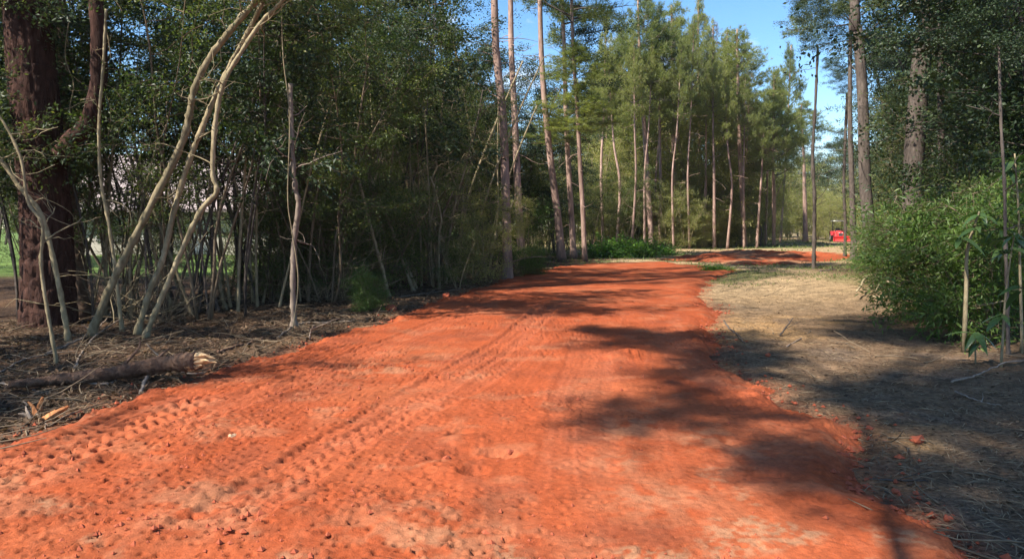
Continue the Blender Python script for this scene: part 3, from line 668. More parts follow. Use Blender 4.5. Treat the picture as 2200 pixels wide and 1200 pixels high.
scatter(SUN, 22, 82, 104, lambda y: (R2.uniform(1590, 1850) - CX) / FPX * y, (0.8, 1.25), 'sunlit shrubby tree at the end of the lane', 'sunlit shrubby trees across the clearing', 1.4, lambda x, y: not (1760 < pxof(x, y) < 1840 and y < 88))
scatter(OK_ + SUN[2:], 18, 106, 135, lambda y: (R2.uniform(1480, 1900) - CX) / FPX * y, (1.15, 1.6), 'far dark tree beyond the end of the lane', 'far trees at the end of the lane', 2.0)
for k, (x, y) in enumerate(((-9.8, 4.4), (-8.9, 6.6), (-11.4, 7.6), (-8.4, 8.6))):
    copy_tree(TH[k % 3], (x, y, gz(x, y)), k, 1.0, ['nearest', 'second nearest', 'third nearest', 'farthest'][k] + ' thicket tree outside the frame shading the fallen log', 'thicket trees beyond the left frame edge')
scatter(SUN, 20, 57, 76, lambda y: (R2.uniform(1270, 1720) - CX) / FPX * y, (1.2, 1.75), 'tall sunlit tree behind the far pines', 'tall sunlit trees behind the far pines', 1.6, lambda x, y: x < xl(y) + 1.5)
scatter(OK_ + TH[:1], 22, 26, 52, lambda y: (R2.uniform(1900, 2260) - CX) / FPX * y, (1.15, 1.6), 'tall dark tree at the back of the right-hand woods', 'tall trees of the right-hand woods', 1.7, lambda x, y: pxof(x, y) > 1830 + 5200 / y)
scatter(OK_, 7, 14, 24, lambda y: (R2.uniform(2240, 2420) - CX) / FPX * y, (1.2, 1.5), 'tall dark evergreen near the right frame edge', 'tall trees of the right-hand woods', 1.6)
BP = []                                   # second row of pines behind the sunny row
for k in range(22):
    px = 1275 + k * 19 + R2.uniform(-9, 9); Y0 = R2.uniform(58, 76); top = R2.uniform(90, 230) if 1480 < px < 1740 else R2.uniform(110, 205); x0 = (px - CX) / FPX * Y0; H = at(px, top, Y0)[2]
    t = thing('pine_tree', 'slim pine in the second row across the clearing', 'tree', (x0, Y0, gz(x0, Y0)), 0, 'second row of pines across the clearing'); BP.append(t)
    me, P = trunk_mesh([(0, 0, 0), (R2.uniform(-.4, .4), 0, H * 0.5)], (R2.uniform(0.10, 0.16), 0.05), H, 'pinebark', 600 + k, 7, 8, 1.1); obj('trunk', me, t)
    cH = H * R2.uniform(0.42, 0.6); i_ = int(np.argmin(np.abs(P[:, 2] - (H - cH)))); cr = (PCB[0] if k % 7 == 3 else PC[k % 3]); w_ = R2.uniform(1.8, 2.7); a_ = R2.uniform(0, 6.28)
    for nm, me2 in zip(('branches', 'crown'), cr):
        o = obj(nm, me2, t, tuple(P[i_])); o.scale = (w_ / 2.5, w_ / 2.5, cH / 7.0); o.rotation_euler = (0, 0, a_)
    SCAT.append((t, x0, Y0))
for k in range(13):                       # slim pale pines in front of the sunny shrubs
    px = 1292 + k * 31 + R2.uniform(-10, 10); Y0 = R2.uniform(51, 57); x0 = (px - CX) / FPX * Y0; H = R2.uniform(12.5, 16.5) if px < 1560 else R2.uniform(10.5, 13.5)
    if x0 > xl(Y0) + 6: Y0 += 6; x0 = (px - CX) / FPX * Y0
    t = thing('pine_tree', 'slim pine', 'tree', (x0, Y0, gz(x0, Y0)), 0, 'slim pines in front of the sunny shrubs')
    me, P = trunk_mesh([(0, 0, 0), (R2.uniform(-.3, .3), 0, H * 0.35), (R2.uniform(-.3, .3), 0, H * 0.6)], (R2.uniform(0.09, 0.14), 0.025), H, 'pinebark', 640 + k, 7, 12, 1.1); obj('trunk', me, t)
    for nm, me2 in zip(('branches', 'crown'), PC[k % 3]):
        o = obj(nm, me2, t, (P[-1][0], P[-1][1], P[-1][2] - 0.36 * H)); o.scale = (0.46, 0.46, 0.38 * H / 7.0); o.rotation_euler = (0, 0, k)
    SCAT.append((t, x0, Y0))
scatter(SUN, 15, 53, 60, lambda y: (R2.uniform(1285, 1640) - CX) / FPX * y, (0.42, 0.7), 'low sunny shrub at the feet of the far pines', 'low sunny shrubs at the feet of the far pines', 1.1, lambda x, y: track_sdf(np.array([x]), np.array([y]))[0] > 1.5 and x < xl(y) + 2.5)
for k, (px, py, s_, lb) in enumerate(((1048, 608, 0.42, 'wispy pale yellow-green bush leaning in front of the flared pine'), (985, 622, 0.34, 'small wispy pale bush left of the flared pine'), (1128, 584, 0.36, 'small wispy pale bush right of the flared pine'))):
    g = gnd(px, py); copy_tree(SUN[k % 3], (g[0], g[1], gz(g[0], g[1])), k * 2.1, s_, lb, 'wispy pale bushes by the flared pine', 'bush')
# bare brush along the front of the thicket
BR = []
for v in range(3):
    rng_ = np.random.default_rng(700 + v); mb = MB()
    for q in range(26):
        B = wander((rng_.normal() * 0.2, rng_.normal() * 0.2, -0.03), rnd_dir(rng_, 1, 0.25, 1.0)[0], rng_.uniform(0.8, 2.6), 8, rng_, 0.2, -0.02); mb.tube(B, np.linspace(0.010, 0.004, 9), 4, False)
        for w in range(3): mb.tube(wander(B[rng_.integers(2, 8)], rnd_dir(rng_, 1, -0.2, 0.8)[0], rng_.uniform(0.3, 0.9), 5, rng_, 0.25), np.linspace(0.005, 0.003, 6), 3, False)
    BR.append(mb.mesh('branches', M[('palebark', 'twig', 'twig')[v]]))
for k in range(28):
    y = R2.uniform(11.5, 32); x = xl(y) - R2.uniform(0.0, 4.5) if k < 20 else xr(y) + R2.uniform(0, 3)
    if not (60 < pxof(x, y) < 2200): continue
    t = thing('bare_bush', 'bare twiggy brush', 'bush', (x, y, gz(x, y)), R2.uniform(0, 6.28), 'bare twiggy brush under the trees'); t.scale = (R2.uniform(0.7, 1.2),) * 3
    obj('branches', BR[k % 3], t); SCAT.append((t, x, y))
# unseen oak added left of the viewer, boughs placed to cast the verge shade
OB = np.array([-2.2, -6.2, 0.0])
ot = thing('unseen_oak', 'unseen oak added left of the viewer, boughs placed to shade the verge', 'tree', (OB[0], OB[1], gz(OB[0], OB[1])))
LOBES = [(1.65, 6.3, 12, 0.28), (2.5, 10.2, 14, 0.36), (3.4, 9.2, 14.5, 0.34), (2.65, 5.0, 11, 0.28), (5.6, 7.9, 17, 0.54), (4.6, 5.0, 14, 0.46), (4.3, 6.5, 15, 0.36), (6.6, 11.3, 18, 0.46), (3.8, 3.9, 12, 0.42), (8.2, 9.4, 19, 0.5), (2.2, 7.9, 13, 0.20), (10.0, 14.5, 20, 0.5), (1.5, 11.0, 13.5, 0.14)]
kk_ = SUN_H * (1 / math.tan(SUN_EL)); lobe = [c for c in OK_[1].children if c.name.startswith('crown')][0].data
rng_ = np.random.default_rng(8); mb = MB(); b0 = OB; fork = np.array([3.2 + kk_.x * 12.5, 6.6 + kk_.y * 12.5, 12.5]) - b0
mb.tube(spline([(0, 0, -0.1), fork * 0.5 + (0.1, 0, 0), fork], 14), np.linspace(0.11, 0.04, 14), 10, True, 0.05, rng_)
for k, (tx_, ty2, z_, sc_) in enumerate(LOBES):
    c_ = np.array([tx_ + kk_.x * z_, ty2 + kk_.y * z_, z_]) - b0
    mb.tube(spline([fork, (fork + c_) / 2 + (0, 0, 0.3), c_], 10), np.linspace(0.05, 0.015, 10), 5)
    for q in range(2):
        o = obj('crown', lobe, ot, tuple(c_ - np.array([0, 0, 5.6 * sc_]))); o.scale = (sc_, sc_, sc_ * 0.8); o.rotation_euler = (0, 0, k * 1.3 + q * 2.0)
mb.build('trunk', M['darkbark'], ot)
# the prototypes themselves take places too
SPOT = [(-5.4, 12.6), (-3.9, 15.2), (-7.6, 14.4), (-2.2, 21.0), (-3.2, 17.6), (-4.6, 16.6), (10.6, 13.8), (18.0, 28.5), (14.8, 57.5), (17.6, 59.5), (24.0, 70.0), gnd(1948, 645)[:2], gnd(2005, 692)[:2]]
LAB = ['thicket tree nearest the broken log, small dark leaves', 'thicket tree with lighter leaves right of the leaning pale stems', 'tall thicket tree behind the leaning pale stems', 'bushy light-leaved tree leaning over the road edge by the flared pine',
       'low shrub at the thicket edge right of the standing dead stem', 'low light-leaved shrub behind the standing dead stem', 'tall dark evergreen at the front of the right-hand woods', 'dark evergreen behind the stout dark pine',
       'yellow-green shrubby tree under the crossing pair of far pines', 'mid-green shrubby tree under the narrow-crowned far pine', 'tall yellow-green shrubby tree right of the sunny pine row',
       'bright feathery green bush at the edge of the right verge', 'darker feathery green bush beside the bright one']
for p, (x, y), lb in zip(protos, SPOT, LAB): p.location = (x, y, gz(x, y)); p['label'] = lb
for o in BUSH: o.scale = (0.95, 0.95, 0.85)
for k, (px, py, s_, pr, lb) in enumerate(((1920, 655, 0.55, SH[0], 'dull shrub at the foot of the bright feathery bush'), (2010, 700, 0.65, SH[1], 'dull shrub between the two feathery bushes'), (2062, 705, 0.8, SH[0], 'dark shrub behind the large-leaved sapling'), (1880, 632, 0.4, SH[1], 'low shrub at the lane end of the bushes'))):
    g = gnd(px, py); copy_tree(pr, (g[0], g[1], gz(g[0], g[1])), k * 1.9, s_, lb, 'low shrubs along the right verge')
for k, (px, py, s, lb) in enumerate(((1905, 628, 0.72, 'small bright bush nearest the lane, left end of the green bushes'), (1985, 640, 0.95, 'tall bright bush behind the bent pale branches'), (2040, 700, 1.1, 'shaded bush beside the large-leaved sapling'), (2120, 735, 1.0, 'dark bush at the right edge of the verge'), (1100, 560, 1.5, 'wispy pale green bush beside the pine with the flared foot'))):
    g = gnd(px, py); copy_tree(BUSH[k % 2], (g[0], g[1], gz(g[0], g[1])), k * 1.3, s, lb, 'green bushes along the verge')

# pale leaning saplings on the left
def sapling(label, pts, w0, w1, bark='palebark', Y=None, H=None, crown=None, cs=0.5, seed=1, stubs=5, name='sapling', cat='sapling', drift=0.0, group=None):
    W, Y0 = path3(pts, Y, drift); bx, by = W[0][0], W[0][1]; bz = gz(bx, by)
    t = thing(name, label, cat, (bx, by, bz), 0, group)
    rng = np.random.default_rng(seed); P = spline(np.array([(w[0] - bx, w[1] - by, w[2] - bz) for w in W]), 11 * len(W)); P[0][2] = min(P[0][2], -0.06)
    R = np.interp(np.linspace(0, 1, len(P)), [0, 1], [w0, w1]) * 0.5 * Y0 / FPX; R[:3] *= [1.5, 1.3, 1.12]
    R = R * (1 + 0.10 * np.sin(np.arange(len(P)) * 0.9 + seed) + 0.16 * (rng.uniform(0, 1, len(P)) > 0.9))
    mb = MB(); mb.tube(P, R, 9, True, 0.13, rng)
    for _ in range(stubs):
        i = rng.integers(int(len(P) * 0.3), len(P)); a = rng.uniform(0, 6.28)
        B = wander(P[i], (math.cos(a), math.sin(a), rng.uniform(0.1, 0.9)), rng.uniform(0.25, 0.9) * min(1.6, Y0 / 11.0), 6, rng, 0.25, 0.0); mb.tube(B, np.linspace(min(0.012, R[i] * 0.6), 0.004, 7), 4, False)
        for _k in range(3):
            B2 = wander(B[rng.integers(1, 6)], rnd_dir(rng, 1)[0], rng.uniform(0.2, 0.6), 4, rng, 0.3); mb.tube(B2, np.linspace(0.005, 0.003, 5), 3, False)
    mb.build('trunk', M[bark], t)
    if crown is not None:
        src = [c for c in crown.children if c.name.startswith('crown')][0]
        o = obj('crown', src.data, t, tuple(P[-1] - np.array([0, 0, 2.4 * cs]))); o.scale = (cs,) * 3; o.rotation_euler = (0, 0, seed)
    return t
SAP = [
    ('pale leaning trunk sweeping up right, leftmost of the three bent pale trunks', [(196, 716), (238, 615), (290, 510), (330, 430), (390, 310), (408, 240), (418, 190), (450, 125), (500, 60), (552, 0), (600, -60)], 16, 12),
    ('pale leaning trunk in the middle of the three bent pale trunks', [(296, 712), (322, 625), (350, 555), (375, 450), (402, 360), (440, 260), (470, 190), (497, 135), (548, 40), (575, -20)], 13, 9),
    ('pale bent trunk with a sharp elbow, rightmost of the three bent pale trunks', [(312, 722), (345, 645), (390, 540), (430, 455), (465, 412), (457, 370), (462, 270), (480, 180), (520, 110), (560, 50), (600, 10), (640, -40)], 12, 8),
    ('thin pale stem standing just left of the three bent pale trunks', [(262, 705), (248, 580), (232, 470), (216, 380), (213, 260), (222, 140), (228, 20)], 8, 5),
    ('mossy pale stem crossing in front of the massive old pine', [(146, 722), (130, 630), (104, 510), (82, 450), (42, 402), (0, 340), (-40, 290)], 11, 8),
    ('crooked pale stem in front of the massive old pine, forking at waist height', [(122, 778), (100, 655), (88, 565), (91, 485), (60, 432), (46, 345), (12, 270), (-20, 230)], 8, 5),
    ('very thin pale stem between the bent pale trunks', [(258, 640), (292, 555), (296, 505), (300, 420), (307, 340), (321, 300), (324, 200), (330, 100)], 6, 4),
    ('brown ring-barked tree close right of the massive old pine', [(180, 668), (166, 540), (155, 430), (146, 300), (140, 180), (132, 40), (128, -60)], 29, 20),
    ('standing dead stem wrapped in vines left of the road', [(632, 702), (629, 620), (632, 520), (641, 440), (634, 400), (627, 300), (624, 180)], 12, 9),
    ('brown leaning stem just right of the standing dead stem', [(704, 640), (690, 520), (672, 440), (643, 350), (628, 280), (610, 180)], 13, 7),
    ('thick yellowish stem behind the standing dead stem', [(690, 630), (686, 540), (678, 470), (668, 400), (650, 300)], 15, 8),
    ('lit thin stem leaning left, upper left of the standing dead stem', [(622, 640), (616, 500), (600, 430), (585, 370), (570, 300), (560, 230), (556, 120)], 8, 5),
    ('thin straight lit stem between the elbow trunk and the dead stem', [(553, 660), (550, 560), (551, 440), (546, 300), (540, 160)], 6, 4),
    ('thin lit stem leaning left beside the elbow trunk', [(545, 650), (532, 510), (516, 430), (498, 370), (480, 300)], 7, 4),
    ('second thin lit stem leaning left beside the elbow trunk', [(516, 640), (511, 530), (495, 450), (476, 380), (462, 300)], 7, 4),
    ('slanting stem at the thicket edge left of the low green tuft', [(836, 638), (822, 580), (808, 530), (792, 470), (770, 380)], 8, 5),
    ('slanting broken stem right of the low green tuft', [(888, 624), (868, 570), (845, 500), (820, 440)], 7, 5),
    ('thin diagonal stem leaning right towards the flared pine', [(1022, 590), (1048, 545), (1072, 500), (1100, 440), (1120, 400)], 5, 3),
    ('upright thin stem, first of the row left of the wispy bush', [(906, 615), (905, 560), (902, 490), (892, 430), (880, 350)], 5, 3),
    ('upright thin stem, second of the row left of the wispy bush', [(926, 614), (922, 560), (925, 480), (940, 400)], 5, 3),
    ('upright thin stem forking like a fan in the row left of the wispy bush', [(944, 620), (943, 560), (944, 500), (948, 470), (935, 410), (925, 380)], 6, 3),
    ('upright thin stem, rightmost of the row left of the wispy bush', [(958, 610), (962, 540), (970, 480), (984, 415), (1000, 360)], 5, 3),
    ('lone dark sapling on the verge in front of the tractor lane', [(1748, 582), (1749, 520), (1750, 430), (1746, 330), (1752, 220), (1757, 100)], 9, 5),
    ('thin dark sapling in front of the red tractor', [(1815, 552), (1816, 480), (1813, 400), (1816, 300), (1820, 200)], 7, 5),
    ('thin grey sapling at the right edge of the frame', [(2166, 765), (2164, 640), (2160, 520), (2158, 400), (2150, 250), (2146, 100)], 8, 5),
    ('curved pale stem of the sunlit thicket left of the tallest far pine', [(1348, 530), (1352, 500), (1372, 465), (1385, 430), (1378, 390), (1372, 350)], 5, 3),
    ('forked pale stem in the sunlit thicket right of the bright far pine', [(1630, 520), (1640, 480), (1648, 440), (1660, 400), (1672, 370)], 7, 4),
    ('pale slanted stem right of the bright far pine', [(1610, 521), (1616, 470), (1612, 420), (1620, 380)], 6, 3),
]
for k, (lab, pts, w0, w1) in enumerate(SAP):
    bark = 'palebark'; crown = None; cs = 0.5
    if k == 7: bark, crown, cs = 'brownbark', TH[0], 0.7
    elif k in (8,): bark = 'deadwood'
    elif k in (22, 23, 24): bark = 'darkbark'; crown, cs = OK_[1], (0.46 if k == 22 else 0.34)
    elif k < 3: crown, cs = TH[1], 0.6
    elif k in (9, 10): crown, cs = TH[k % 3], 0.55; bark = 'twig' if k == 9 else 'palebark'
    elif k in (11, 12, 13, 14): crown, cs = TH[1], 0.35
    sapling(lab, pts, w0, w1, bark, crown=crown, cs=cs, seed=200 + k, stubs=3 if w0 < 9 else 7)
# more slim stems inside the thicket
for k in range(120):
    px = R2.uniform(170, 1060) if k < 96 else R2.uniform(1290, 1700); by = np.interp(px, [0, 560, 800, 1000, 1060], [700, 668, 632, 610, 596]) - R2.uniform(0, 34) if px < 1200 else R2.uniform(518, 530)
    h = R2.uniform(180, 520) if px < 1200 else R2.uniform(70, 150); sl = R2.uniform(-0.45, 0.35); c1 = R2.uniform(-18, 18)
    pts = [(px, by), (px + sl * h * 0.3 + c1, by - h * 0.33), (px + sl * h * 0.65 + c1 * 0.5, by - h * 0.66), (px + sl * h * 1.1, by - h)]
    w = R2.uniform(3.5, 8) if px < 1200 else R2.uniform(3, 5)
    lab = 'one of many slim bare stems crowding the left thicket' if px < 1200 else 'slim pale stem among the sunlit shrubs across the clearing'
    o_ = sapling(lab, pts, w, w * 0.5, R2.choice(['palebark', 'palebark', 'palebark', 'twig', 'darkbark']), seed=300 + k, stubs=5, name='slender_tree', cat='tree', group='slim stems in the thicket' if px < 1200 else 'slim stems across the clearing'); SCAT.append((o_, o_.location.x, o_.location.y))

# ------------------------------------------------------------------ house and lawn trees behind the thicket
M['shingle'] = plain('roof_shingles', (0.30, 0.245, 0.235), 0.9, 0, 0.3)
M['siding'] = plain('house_siding', (0.40, 0.36, 0.31), 0.8)
M['trim'] = plain('white_trim', (0.45, 0.44, 0.41), 0.6)
M['glass'] = plain('dark_glass', (0.03, 0.035, 0.04), 0.12)
hs = thing('house', 'low house with a pinkish grey shingle roof behind the left thicket', 'house', (-19.2, 42, gz(-19.2, 42)), 0.06)
mb = MB(); mb.box((0, 4, 1.3), (6.0, 4.0, 1.35)); mb.build('wall', M['siding'], hs, False)
mb = MB(); V = np.array([(-6.7, -0.7, 2.45), (6.7, -0.7, 2.45), (6.7, 4, 6.0), (-6.7, 4, 6.0), (-6.7, 8.7, 2.45), (6.7, 8.7, 2.45)], float); V2 = V + (0, 0, 0.16)
mb.add(np.vstack([V, V2]), [[6, 7, 8, 9], [9, 8, 11, 10], [0, 3, 2, 1], [3, 4, 5, 2], [0, 1, 7, 6], [5, 4, 10, 11], [1, 2, 8, 7], [2, 5, 11, 8], [3, 0, 6, 9], [4, 3, 9, 10]])
rf = mb.build('roof', M['shingle'], hs, False)
mb = MB(); mb.box((2.2, 5.0, 6.0), (0.4, 0.4, 0.8)); mb.build('chimney', M['siding'], rf, False)
for sx in (-5.9, 5.9):
    mb = MB(); mb.add([(sx, 0.05, 2.6), (sx, 7.95, 2.6), (sx, 4, 5.7), (sx * 0.99, 0.05, 2.6), (sx * 0.99, 7.95, 2.6), (sx * 0.99, 4, 5.7)], [[0, 1, 2], [5, 4, 3]]); mb.build('gable', M['siding'], hs, False)
for wx in (-4.2, -1.6, 3.6):
    mb = MB(); mb.box((wx, -0.02, 1.5), (0.62, 0.05, 0.72)); w_ = mb.build('window', M['trim'], hs, False)
    for dx in (-0.28, 0.28):
        mb = MB(); mb.box((wx + dx, -0.06, 1.5), (0.24, 0.03, 0.62)); mb.build('pane', M['glass'], w_, False)
mb = MB(); mb.box((1.1, -0.02, 1.05), (0.48, 0.05, 1.03)); dr_ = mb.build('door', M['trim'], hs, False)
mb = MB(); mb.box((1.45, -0.09, 1.0), (0.03, 0.03, 0.06)); mb.build('handle', M['glass'], dr_, False)
scatter(SUN[1:2] + OK_, 26, 62, 92, lambda y: R2.uniform(-62, -8), (0.62, 0.85), 'far tree beyond the lawn and the house', 'far trees beyond the lawn', 2.4)
scatter(OK_ + TH, 16, 18, 38, lambda y: -0.62 * y - R2.uniform(0, 5), (0.8, 1.1), 'tree at the left side of the lawn behind the old pine', 'trees at the left of the lawn', 1.8, lambda x, y: pxof(x, y) < 190)
SHL = SH[0]
for k, (px, py, s_) in enumerate(((60, 560, 1.0), (330, 560, 0.8), (420, 555, 0.75), (520, 560, 0.85), (250, 565, 0.7))):
    g = gnd(px, py + 12); copy_tree(SH[k % 2], (g[0], g[1], gz(g[0], g[1])), k, s_, 'sunny shrub on the lawn seen between the thicket stems', 'shrubs on the lawn')

# ------------------------------------------------------------------ the red tractor down the lane
M['red'] = plain('red_paint', (0.62, 0.045, 0.05), 0.35); M['tyre'] = plain('tyre_rubber', (0.025, 0.025, 0.025), 0.85)
M['canopy'] = plain('canopy_white', (0.72, 0.70, 0.62), 0.5); M['dark'] = plain('dark_steel', (0.05, 0.05, 0.05), 0.5, 0.3); M['rim'] = plain('rim_paint', (0.70, 0.62, 0.52), 0.5)
g = gnd(1806, 517); ty_ = 80.0; tr = thing('tractor', 'red compact tractor with front loader bucket and white canopy down the lane', 'tractor', (at(1802, 500, ty_)[0], ty_, gz(at(1802, 500, ty_)[0], ty_)), -0.25)
def part(name, mat, parent, fn, smooth=False):
    mb = MB(); fn(mb); return mb.build(name, M[mat], parent, smooth)
def wheel(x, y, r, w):
    def tyre(m):
        a = np.linspace(0, 2 * np.pi, 25)[:-1]; prof = [(-w / 2, r * 0.62), (-w / 2, r * 0.93), (-w * 0.3, r), (w * 0.3, r), (w / 2, r * 0.93), (w / 2, r * 0.62)]
        V = np.array([[x + px, y + pr * math.cos(t), r + pr * math.sin(t)] for t in a for px, pr in prof]); n = len(prof); F = []
        for i in range(24):
            for j in range(n): F.append([i * n + j, i * n + (j + 1) % n, ((i + 1) % 24) * n + (j + 1) % n, ((i + 1) % 24) * n + j])
        m.add(V, F)
        for i in range(16):
            t = i / 16 * 2 * math.pi; m.box((x, y + r * 1.01 * math.cos(t), r + r * 1.01 * math.sin(t)), (w * 0.46, 0.035, 0.025), Matrix.Rotation(t - math.pi / 2, 4, 'X'))
    wl_ = part('wheel', 'tyre', tr, tyre)
    def rim(m): m.tube([(x - w * 0.42, y, r), (x + w * 0.42, y, r)], [r * 0.62, r * 0.62], 18)
    part('rim', 'rim', wl_, rim)
for sx in (-1, 1): wheel(sx * 0.62, 0.75, 0.52, 0.34); wheel(sx * 0.52, -0.75, 0.33, 0.22)
def hood(m):
    V = []
    for yy, hw, zt in ((-1.15, 0.26, 1.02), (-1.0, 0.31, 1.10), (-0.2, 0.32, 1.22), (0.05, 0.33, 1.24)):
        V += [(-hw, yy, 0.55), (-hw, yy, zt - 0.10), (-hw * 0.72, yy, zt), (hw * 0.72, yy, zt), (hw, yy, zt - 0.10), (hw, yy, 0.55)]
    F = [[i * 6 + j, i * 6 + (j + 1) % 6, i * 6 + 6 + (j + 1) % 6, i * 6 + 6 + j] for i in range(3) for j in range(6)]
    m.add(V, F); m.add(V[:6], [[5, 4, 1, 0], [4, 3, 2, 1]])
hd = part('hood', 'red', tr, hood)
part('grille', 'dark', hd, lambda m: m.box((0, -1.165, 0.80), (0.20, 0.012, 0.17)))
for sx in (-1, 1): part('headlight', 'canopy', hd, lambda m: m.box((sx * 0.16, -1.17, 0.99), (0.05, 0.012, 0.03)))
part('chassis', 'dark', tr, lambda m: (m.box((0, -0.1, 0.48), (0.20, 1.0, 0.13)), m.box((0, 0.75, 0.52), (0.45, 0.07, 0.07)), m.box((0, -0.75, 0.36), (0.42, 0.05, 0.05))))
for sx in (-1, 1):
    part('fender', 'red', tr, lambda m: [m.box((sx * 0.60, 0.75 + 0.60 * math.cos(t), 0.56 + 0.62 * math.sin(t)), (0.18, 0.13, 0.02), Matrix.Rotation(t - math.pi / 2, 4, 'X')) for t in np.linspace(0.5, 2.7, 7)])
    part('loader_arm', 'red', tr, lambda m: (m.tube([(sx * 0.47, 0.05, 0.55), (sx * 0.47, -0.05, 1.18)], [0.07, 0.06], 6), m.tube([(sx * 0.47, -0.05, 1.18), (sx * 0.50, -1.15, 0.95), (sx * 0.52, -1.65, 0.40)], [0.065, 0.07, 0.06], 6)))
    part('roll_bar_post', 'dark', tr, lambda m: m.box((sx * 0.48, 0.95, 1.55), (0.035, 0.035, 0.75)))
    part('canopy_strut', 'dark', tr, lambda m: m.tube([(sx * 0.45, 0.95, 2.0), (sx * 0.42, 0.15, 2.26)], [0.02, 0.02], 5))
part('canopy', 'canopy', tr, lambda m: (m.box((0, 0.5, 2.31), (0.66, 0.78, 0.03)), m.box((0, 0.5, 2.355), (0.58, 0.68, 0.016))))
part('seat', 'dark', tr, lambda m: (m.box((0, 0.62, 1.02), (0.24, 0.22, 0.06)), m.box((0, 0.86, 1.26), (0.22, 0.05, 0.24))))
part('steering_wheel', 'dark', tr, lambda m: (m.tube([(0.17 * math.cos(t), 0.18 + 0.09 * math.sin(t), 1.38 + 0.14 * math.sin(t)) for t in np.linspace(0, 6.28, 16)], [0.018] * 16, 5), m.tube([(0, 0.05, 1.15), (0, 0.18, 1.38)], [0.02, 0.02], 5)))
def bucket(m):
    pr = [(-2.12, 0.10), (-1.75, 0.06), (-1.62, 0.20), (-1.66, 0.48), (-1.80, 0.62)]; V = []; n = len(pr)
    for xx in (-0.83, 0.83): V += [(xx, a, b) for a, b in pr] + [(xx, a + 0.03, b + 0.03) for a, b in pr]
    F = []
    for i in range(n - 1): F += [[i, i + 1, i + 1 + 2 * n, i + 2 * n], [n + i + 1, n + i, n + i + 2 * n, n + i + 1 + 2 * n]]
    F += [[0, 2 * n, 3 * n, n], [n - 1, 2 * n - 1, 4 * n - 1, 3 * n - 1]]
    m.add(V, F)
    for xx in (-0.82, 0.82): m.add([(xx, -2.1, 0.1), (xx, -1.75, 0.07), (xx, -1.63, 0.2), (xx, -1.66, 0.48), (xx, -1.79, 0.6), (xx, -1.86, 0.5)], [[0, 1, 2, 3], [0, 3, 4, 5]])
part('bucket', 'red', tr, bucket)
# bare twigs standing in for an unclear grey object left of the tractor
rng = np.random.default_rng(77); mb = MB()
for k in range(46): mb.tube(wander((0, 0, 0), rnd_dir(rng, 1, 0.1, 0.9)[0], rng.uniform(0.7, 1.5), 6, rng, 0.25, -0.03), np.linspace(0.02, 0.01, 7), 3, False)
gb = thing('bare_bush', 'bare grey twigs standing in for an unclear grey object by the pink-trunked far pine', 'bush', (at(1719, 500, 79)[0], 79, gz(at(1719, 500, 79)[0], 79)))
mb.build('branches', M['deadwood'], gb)

# ------------------------------------------------------------------ broad-leaved saplings on the right
def big_leaf_mesh(L, W, bend):
    n = 7; t = np.linspace(0, 1, n); w = W * 0.5 * np.sin(np.pi * np.clip(t, 0.02, 0.99) ** 0.8) ** 0.8; V = []
    for a, b in zip(t, w):
        y_ = a * L; z_ = -bend * L * a * a
        V += [(-b, y_, z_ + 0.18 * b), (0, y_, z_), (b, y_, z_ + 0.18 * b)]
    F = []
    for i in range(n - 1):
        for j in range(2): F.append([i * 3 + j, i * 3 + j + 1, i * 3 + j + 4, i * 3 + j + 3])
    return new_mesh('leaf', np.array(V), np.array(F), M['bay'], True)
LEAF = [big_leaf_mesh(0.27, 0.075, b) for b in (0.25, 0.5, 0.8)]
def bay(label, pts, Y, whorls, seed, w=8):
    W, Y0 = path3(pts, Y); bx, by = W[0][0], W[0][1]; bz = gz(bx, by); t = thing('broadleaf_sapling', label, 'sapling', (bx, by, bz), 0, 'large-leaved saplings')
    P = spline(np.array([(q[0] - bx, q[1] - by, q[2] - bz) for q in W]), 24); P[0][2] = -0.05
    mb = MB(); mb.tube(P, np.linspace(w, w * 0.4, 24) * 0.5 * Y0 / FPX, 7)
    rng = np.random.default_rng(seed); tips = []
    for f, nl, off in whorls:
        p = P[int(f * 23)]; e = p + np.array(off); mb.tube([p, (p + e) / 2 + (0, 0, -0.02), e], [0.006, 0.005, 0.004], 4, False); tips.append((e, nl))
    mb.build('trunk', M['palebark'], t)
    for e, nl in tips:
        for k in range(nl):
            o = obj('leaf', LEAF[rng.integers(0, 3)], t, tuple(e + rng.normal(size=3) * 0.02)); o.rotation_euler = (rng.uniform(-0.5, 0.55), rng.uniform(-0.4, 0.4), k * 6.28 / nl + rng.uniform(-0.3, 0.3)); s_ = rng.uniform(0.7, 1.15); o.scale = (s_,) * 3
    return t
bay('sapling with a whorl of large glossy leaves in the right undergrowth', [(2073, 700), (2076, 620), (2078, 540), (2092, 490), (2104, 455)], 9.2, [(0.8, 9, (0, 0, 0)), (0.65, 7, (-0.2, -0.1, 0.02)), (0.95, 7, (0.05, 0, 0.05)), (0.75, 5, (0.25, -0.1, 0.0))], 1, 10)
bay('large-leaved sapling at the right edge with leaves hanging low', [(2152, 762), (2156, 700), (2160, 640), (2170, 560), (2180, 500)], 8.2, [(0.35, 6, (-0.12, -0.1, 0.0)), (0.6, 7, (0.12, -0.1, 0.02)), (0.8, 7, (-0.1, 0, 0.05)), (0.98, 8, (0, 0, 0))], 2, 6)
bay('knee-high large-leaved seedling on the litter at the right', [(2096, 772), (2095, 740), (2098, 715)], 8.4, [(0.98, 6, (0, 0, 0)), (0.6, 3, (0.05, 0, 0))], 3, 4)
bay('tall large-leaved sapling partly cut by the right edge', [(2196, 740), (2192, 600), (2188, 450), (2180, 330)], 9.0, [(0.5, 7, (-0.15, 0, 0)), (0.7, 7, (0.1, -0.1, 0)), (0.85, 7, (-0.1, 0, 0.1)), (0.98, 8, (0, 0, 0))], 4, 7)

